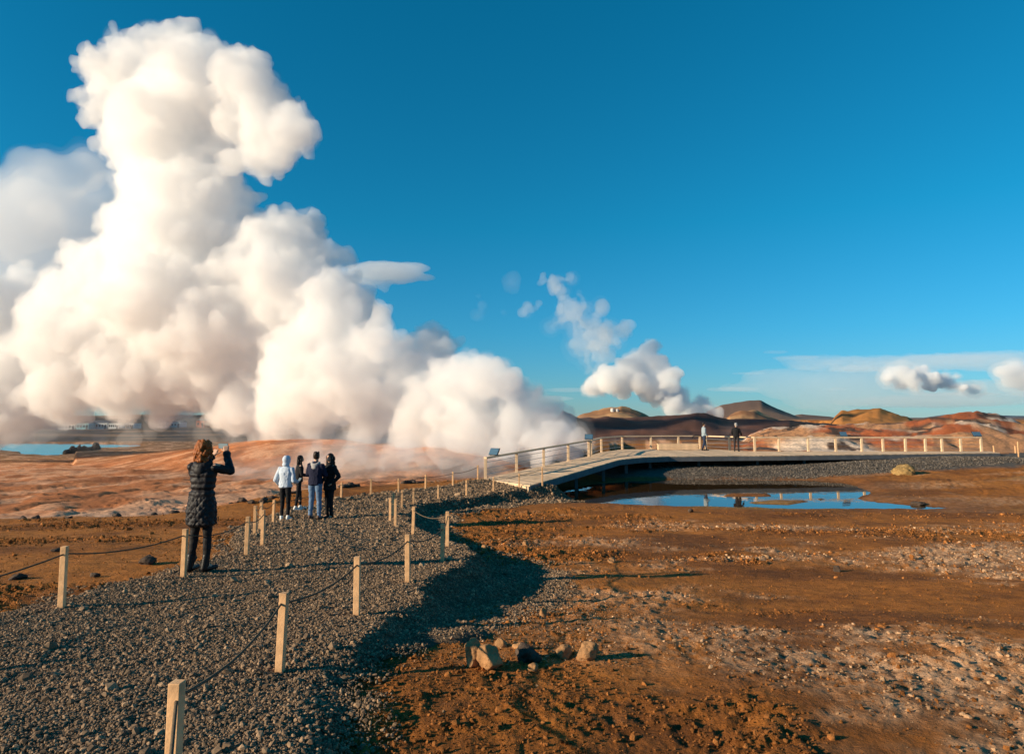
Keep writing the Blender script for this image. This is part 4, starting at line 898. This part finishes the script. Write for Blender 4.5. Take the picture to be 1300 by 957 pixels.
# ------------------------------------------------------------------ steam and clouds
def puffs(blobs, D, jit, lev=(12, 6), k0=0.9, seed=1, grad=0.0):
    g = np.random.default_rng(seed); out = []
    for b in blobs:
        u_, v_, r = b[:3]; d = D + (b[3] if len(b) > 3 else g.uniform(-jit, jit)) + grad * (300 - u_); c = at(u_, v_, d); R_ = r * d / F * k0
        out.append((c, R_))
        for k in range(lev[0]):
            n = g.normal(size=3); n /= np.linalg.norm(n); r2 = R_ * g.uniform(0.2, 0.46); c2 = c + n * (R_ - r2 * 0.35); out.append((c2, r2))
            for j in range(lev[1]):
                m = g.normal(size=3) + n * 1.2; m /= np.linalg.norm(m); r3 = r2 * g.uniform(0.25, 0.5); out.append((c2 + m * (r2 - r3 * 0.3), r3))
    return out
def drop_cavities(me):
    """remove enclosed hollows so that the cloud is filled throughout"""
    nv = len(me.vertices); e = np.empty(len(me.edges) * 2, np.int32); me.edges.foreach_get('vertices', e); e = e.reshape(-1, 2)
    lab = np.arange(nv)
    while True:
        m = np.minimum(lab[e[:, 0]], lab[e[:, 1]]); new = lab.copy(); np.minimum.at(new, e[:, 0], m); np.minimum.at(new, e[:, 1], m); new = new[new]; new = new[new]
        if (new == lab).all(): break
        lab = new
    fc = np.empty(len(me.polygons) * 4, np.int32); me.polygons.foreach_get('vertices', fc); fc = fc.reshape(-1, 4); v = get_v(me)
    vol = np.zeros(nv)
    a, b, c, d = (v[fc[:, i]] for i in range(4))
    np.add.at(vol, lab[fc[:, 0]], np.einsum('ij,ij->i', a, np.cross(b, c)) + np.einsum('ij,ij->i', a, np.cross(c, d)))
    keep_f = vol[lab[fc[:, 0]]] > 0; fc = fc[keep_f]; us2, inv2 = np.unique(fc, return_inverse=True)
    return np_mesh(me.name, v[us2], inv2.reshape(-1, 4))
def steam(name, blobs, D, jit, voxel, density, label, cat='steam', lev=(12, 6), rough=(0.5, 0.22), seed=1, squash=None, col=(1, 1, 1), group=None, k0=0.9, stuff=True, smooth=2, grad=0.0, soft=1.0):
    sp = [(c, (r, r, r) if squash is None else (r * 1.25, r * 1.25, r * squash)) for c, r in puffs(blobs, D, jit, lev, k0, seed, grad)]
    me = blob_mesh(name, sp, voxel, smooth, 2); s = D / 100.0
    v = get_v(me); n = get_n(me)
    def billow(sc_, o): return np.abs(noise3(v / (sc_ * s) + o, seed + o)) - 0.3
    core = v + n * ((billow(3.4, 0) * rough[0] + billow(1.5, 9) * rough[1] + billow(0.75, 21) * rough[1] * 0.5) * 2.2 * s - 0.25 * soft * s)[:, None] if rough else v
    w1 = noise3(v / (4.5 * s) + 31, seed + 11) * 0.55 + noise3(v / (1.9 * s) + 17, seed + 12) * 0.35
    shells = [(core, density)]
    if soft:
        shells.append((v + n * ((0.3 + 1.0 * w1) * soft * s)[:, None], density * 0.28))
        shells.append((v + n * ((0.9 + 2.2 * w1) * soft * s)[:, None], density * 0.07))
    Vs = []; Fs = []; Ms = []; o_ = 0
    for k, (vv, dn) in enumerate(shells):
        m2 = me.copy(); set_v(m2, vv); m2 = drop_cavities(remesh(m2, voxel * (1.15 if k else 1.0), 1))
        a = get_v(m2); f = np.empty(len(m2.polygons) * 4, np.int32); m2.polygons.foreach_get('vertices', f)
        Vs.append(a); Fs.append(f.reshape(-1, 4) + o_); Ms.append(np.full(len(f) // 4, k, np.int32)); o_ += len(a)
    out = np_mesh(name, np.concatenate(Vs), np.concatenate(Fs)); out.polygons.foreach_set('material_index', np.concatenate(Ms))
    for k, (vv, dn) in enumerate(shells): out.materials.append(vol_mat(name, dn, col))
    o = link(name, out); tag(o, label, cat, group, 'stuff' if stuff else None); return o
def remesh(me, voxel, smooth):
    ob = bpy.data.objects.new('tmp', me); C.objects.link(ob)
    m = ob.modifiers.new('remesh', 'REMESH'); m.mode = 'VOXEL'; m.voxel_size = voxel
    if smooth: q_ = ob.modifiers.new('smooth', 'SMOOTH'); q_.factor = 0.5; q_.iterations = smooth
    out = bpy.data.meshes.new_from_object(ob.evaluated_get(bpy.context.evaluated_depsgraph_get())); bpy.data.objects.remove(ob); bpy.data.meshes.remove(me)
    return out
MAIN = [(365, 160, 32), (350, 186, 28), (326, 205, 22), (300, 205, 18), (245, 190, 42), (292, 195, 26), (250, 230, 52), (278, 252, 38), (180, 240, 38), (162, 280, 34), (300, 285, 34), (368, 302, 42), (140, 130, 36), (118, 76, 20), (230, 130, 58), (312, 148, 44), (388, 166, 20), (352, 196, 22), (20, 515, 40), (60, 515, 30), (-40, 525, 50), (600, 556, 34), (560, 562, 28), (650, 565, 28), (520, 556, 28), (470, 552, 26), (690, 560, 24),
        (215, 62, 36), (160, 88, 42), (128, 95, 24), (250, 88, 52), (310, 98, 42), (348, 150, 42), (380, 170, 25), (330, 180, 32), (275, 128, 58), (190, 150, 62), (168, 190, 38), (212, 215, 58), (225, 255, 62), (340, 207, 19), (238, 292, 70), (205, 300, 60), (260, 330, 68),
        (200, 380, 85), (120, 420, 80), (60, 455, 75), (5, 490, 66), (270, 400, 80), (260, 455, 80), (170, 470, 62), (90, 482, 52), (220, 480, 50), (-50, 460, 70), (-40, 400, 60), (30, 400, 55), (-100, 500, 60), (140, 350, 50),
        (350, 306, 42), (330, 330, 48), (398, 335, 40), (370, 380, 74), (310, 350, 30), (425, 395, 52), (452, 405, 38), (420, 450, 65), (340, 440, 60), (478, 432, 33), (450, 490, 60), (380, 490, 60), (310, 515, 38), (520, 488, 46), (590, 488, 46), (560, 510, 45), (640, 510, 42), (620, 480, 32), (680, 520, 30), (650, 540, 36),
        (470, 535, 34), (530, 535, 34), (590, 540, 36), (410, 525, 36), (350, 535, 30), (330, 530, 30), (545, 428, 20, 10), (562, 440, 22, 10), (556, 422, 13, 10), (530, 446, 26, 6), (556, 456, 26, 4), (510, 455, 30, 0), (690, 535, 25, 6)]
steam('steam_plume', MAIN, 100, 7, 0.32, 0.27, 'huge billowing white steam plume rising behind the path', seed=3, grad=0.055, lev=(26, 6), rough=(1.25, 0.8), col=(0.986, 0.983, 0.980), soft=0.34, smooth=1)
BACKP = [(60, 235, 50), (108, 215, 34), (20, 270, 66), (80, 300, 76), (20, 350, 66), (135, 265, 46), (100, 370, 60), (-40, 300, 70), (-60, 380, 80), (10, 420, 60), (120, 330, 50)]
steam('drifting_steam', BACKP, 150, 10, 0.8, 0.05, 'greyer drifting steam cloud behind the tall white plume', seed=5)
NEARP = [(715, 552, 20), (698, 545, 18), (735, 556, 16), (705, 562, 20), (675, 562, 22), (640, 568, 20), (725, 572, 18), (690, 575, 20), (748, 566, 12), (712, 538, 12)]
steam('vent_steam', NEARP, 74, 3, 0.22, 0.32, 'small white puff of steam at the ramp railing', seed=7)
UNDER = [(u_, 548 + 8 * math.sin(u_ * 0.05), 20) for u_ in range(-80, 720, 34)] + [(u_, 568 + 6 * math.sin(u_ * 0.07), 15) for u_ in range(290, 720, 30)]
steam('trailing_steam', UNDER, 104, 10, 0.6, 0.045, 'pale veil of steam hanging below the big plume down to the ground', lev=(9, 3), rough=(0.9, 0.4), seed=8, grad=0.04, soft=1.6)
steam('basin_mist', [(u_, 556 + 7 * math.sin(u_ * 0.06), 13) for u_ in range(-40, 330, 24)] + [(300, 575, 16), (330, 585, 16), (360, 570, 18), (30, 545, 16), (70, 548, 14)], 84, 8, 0.5, 0.02, 'thin bright haze over the near edge of the orange basin', lev=(9, 3), rough=(0.9, 0.5), seed=19, soft=2.2)
LOW = [(520, 572, 26), (470, 585, 24), (425, 592, 22), (375, 598, 20), (570, 585, 24), (620, 582, 22), (330, 606, 18), (510, 598, 16), (560, 600, 14), (600, 598, 14), (450, 570, 26), (400, 575, 24), (560, 565, 34), (500, 575, 30), (450, 580, 26), (600, 570, 30), (640, 575, 26), (540, 590, 24), (590, 592, 20), (480, 595, 20), (400, 590, 22), (350, 600, 20), (320, 615, 16), (440, 605, 16), (300, 600, 20)]
steam('ground_mist', LOW, 56, 8, 0.45, 0.17, 'thin mist creeping over the orange basin behind the rope posts', lev=(9, 3), rough=(0.9, 0.5), seed=9, soft=2.4)
steam('shore_mist', [(10, 545, 26), (50, 548, 22), (80, 540, 18), (110, 535, 16), (160, 530, 18), (240, 535, 18), (-20, 550, 30), (-80, 540, 40), (285, 540, 20), (200, 528, 16), (300, 560, 16)], 150, 12, 0.8, 0.03, 'thin steam drifting low over the lake shore', lev=(8, 3), seed=10)
steam('pit_mist', [(780, 560, 14), (800, 556, 12), (840, 560, 13), (870, 555, 12), (900, 552, 11), (925, 548, 11), (945, 545, 9), (760, 556, 12)], 66, 6, 0.3, 0.028, 'faint bluish steam over the pit behind the deck', lev=(8, 3), seed=11)
SEC = [(828, 440, 12), (818, 455, 18), (800, 470, 22), (775, 482, 20), (755, 490, 16), (745, 494, 10), (835, 465, 20), (850, 480, 17), (845, 500, 20), (825, 490, 22), (862, 505, 16), (870, 518, 14), (890, 512, 12), (900, 518, 10), (912, 522, 8), (880, 525, 12), (853, 515, 14), (790, 492, 14), (812, 486, 14)]
steam('distant_steam_plume', SEC, 300, 8, 0.55, 0.2, 'distant white steam plume rising behind the dark hill', lev=(14, 6), rough=(0.4, 0.25), seed=13, soft=0.22)
WISP = [(758, 478, 8), (750, 468, 9), (770, 476, 8), (730, 420, 12), (712, 392, 9), (785, 440, 8), (742, 428, 14), (700, 366, 8), (735, 372, 7), (722, 384, 9), (742, 412, 14), (765, 436, 12), (782, 432, 10), (752, 440, 12), (798, 424, 6), (668, 398, 7), (684, 388, 6), (775, 452, 8), (764, 470, 7), (740, 380, 6), (705, 358, 14), (725, 356, 9), (690, 355, 9), (715, 372, 10), (728, 400, 22), (715, 405, 14), (755, 405, 10), (762, 390, 8), (750, 425, 20), (775, 422, 18), (790, 418, 10), (735, 440, 13), (760, 448, 14), (768, 462, 8), (745, 390, 10), (672, 392, 8), (745, 455, 10), (700, 415, 9)]
steam('steam_wisp', WISP, 290, 8, 0.55, 0.05, 'loose torn wisps of steam floating above the distant plume', lev=(12, 5), rough=(0.9, 0.6), seed=15, k0=0.8, soft=0.7)
steam('faint_steam_wisp', [(612, 388, 8), (610, 400, 7), (648, 360, 7), (640, 396, 6), (608, 376, 5)], 290, 8, 0.6, 0.008, 'faint wisp of steam high beside the tall plume', lev=(12, 5), rough=(0.9, 0.6), seed=16, soft=0.8)

def flat_cloud(name, ells, D, density, label, voxel, seed=1, rough=0.0):
    """ells in photo pixels (u, v, half width, half height) at D metres"""
    E_ = [(at(u_, v_, D), np.array([a, a * 0.8, b]) * D / F) for u_, v_, a, b in ells]
    me = blob_mesh(name, E_, voxel * D / F, 2, 3)
    if rough:
        v = get_v(me); n = get_n(me); s = D / F
        v = v + n * ((noise3(v / (9 * s), seed) * 2.2 + noise3(v / (4 * s), seed + 2) * 1.3) * rough * s)[:, None]; set_v(me, v)
    o = link(name, me, None, vol_mat(name, density)); return tag(o, label, 'cloud')
flat_cloud('lens_cloud', [(490, 344, 50, 10), (470, 350, 30, 12), (505, 350, 34, 10), (485, 358, 14, 10), (530, 352, 24, 4), (520, 340, 28, 6), (488, 366, 8, 6)], 3000, 0.006, 'smooth lens shaped white cloud beside the steam plume', 2.0, 3, 0.5)
def cumulus(blobs, label, seed, D=6000, density=0.035):
    return steam('cumulus_cloud', blobs, D, 60, D / F * 1.1, density, label, 'cloud', lev=(9, 4), rough=(0.5, 0.3), soft=0.9, squash=0.72, seed=seed, group='clouds low over the horizon', stuff=False)
cumulus([(1132, 476, 9), (1150, 480, 12), (1170, 474, 10), (1183, 482, 11), (1160, 486, 9), (1198, 484, 10), (1208, 488, 7), (1128, 480, 7), (1145, 487, 8), (1222, 492, 6), (1236, 494, 5), (1215, 478, 5), (1180, 490, 7), (1140, 472, 6)], 'white cumulus cloud standing alone above the orange hills', 21)
cumulus([(1275, 472, 9), (1290, 470, 10), (1302, 478, 14), (1285, 482, 8), (1320, 474, 14), (1340, 480, 12)], 'white cumulus cloud at the edge of the grey cloud band', 23)
flat_cloud('cloud_band', [(1150, 462, 150, 7), (1080, 460, 70, 5), (1250, 455, 110, 6), (1040, 456, 60, 3), (1330, 462, 120, 9), (1260, 490, 90, 8), (1220, 497, 70, 6), (1330, 492, 90, 12)], 9000, 0.00042, 'thin grey cloud band low in the sky over the hills', 3.0, 5, 1.0)
flat_cloud('rain_haze', [(1010, 488, 55, 22), (1050, 500, 60, 24), (980, 478, 40, 10), (1090, 490, 80, 26), (950, 492, 40, 6), (1180, 508, 130, 10)], 9500, 0.00045, 'pale soft haze cloud above the cone hill', 3.0, 7, 1.0)
flat_cloud('streak_cloud', [(930, 494, 34, 3), (985, 447, 16, 2), (1010, 454, 30, 2.5), (950, 474, 22, 1.6), (1060, 494, 16, 2), (640, 500, 50, 4), (690, 506, 40, 4), (720, 495, 30, 3)], 8000, 0.0006, 'small thin cloud streaks near the horizon', 1.2, 9, 0.3)
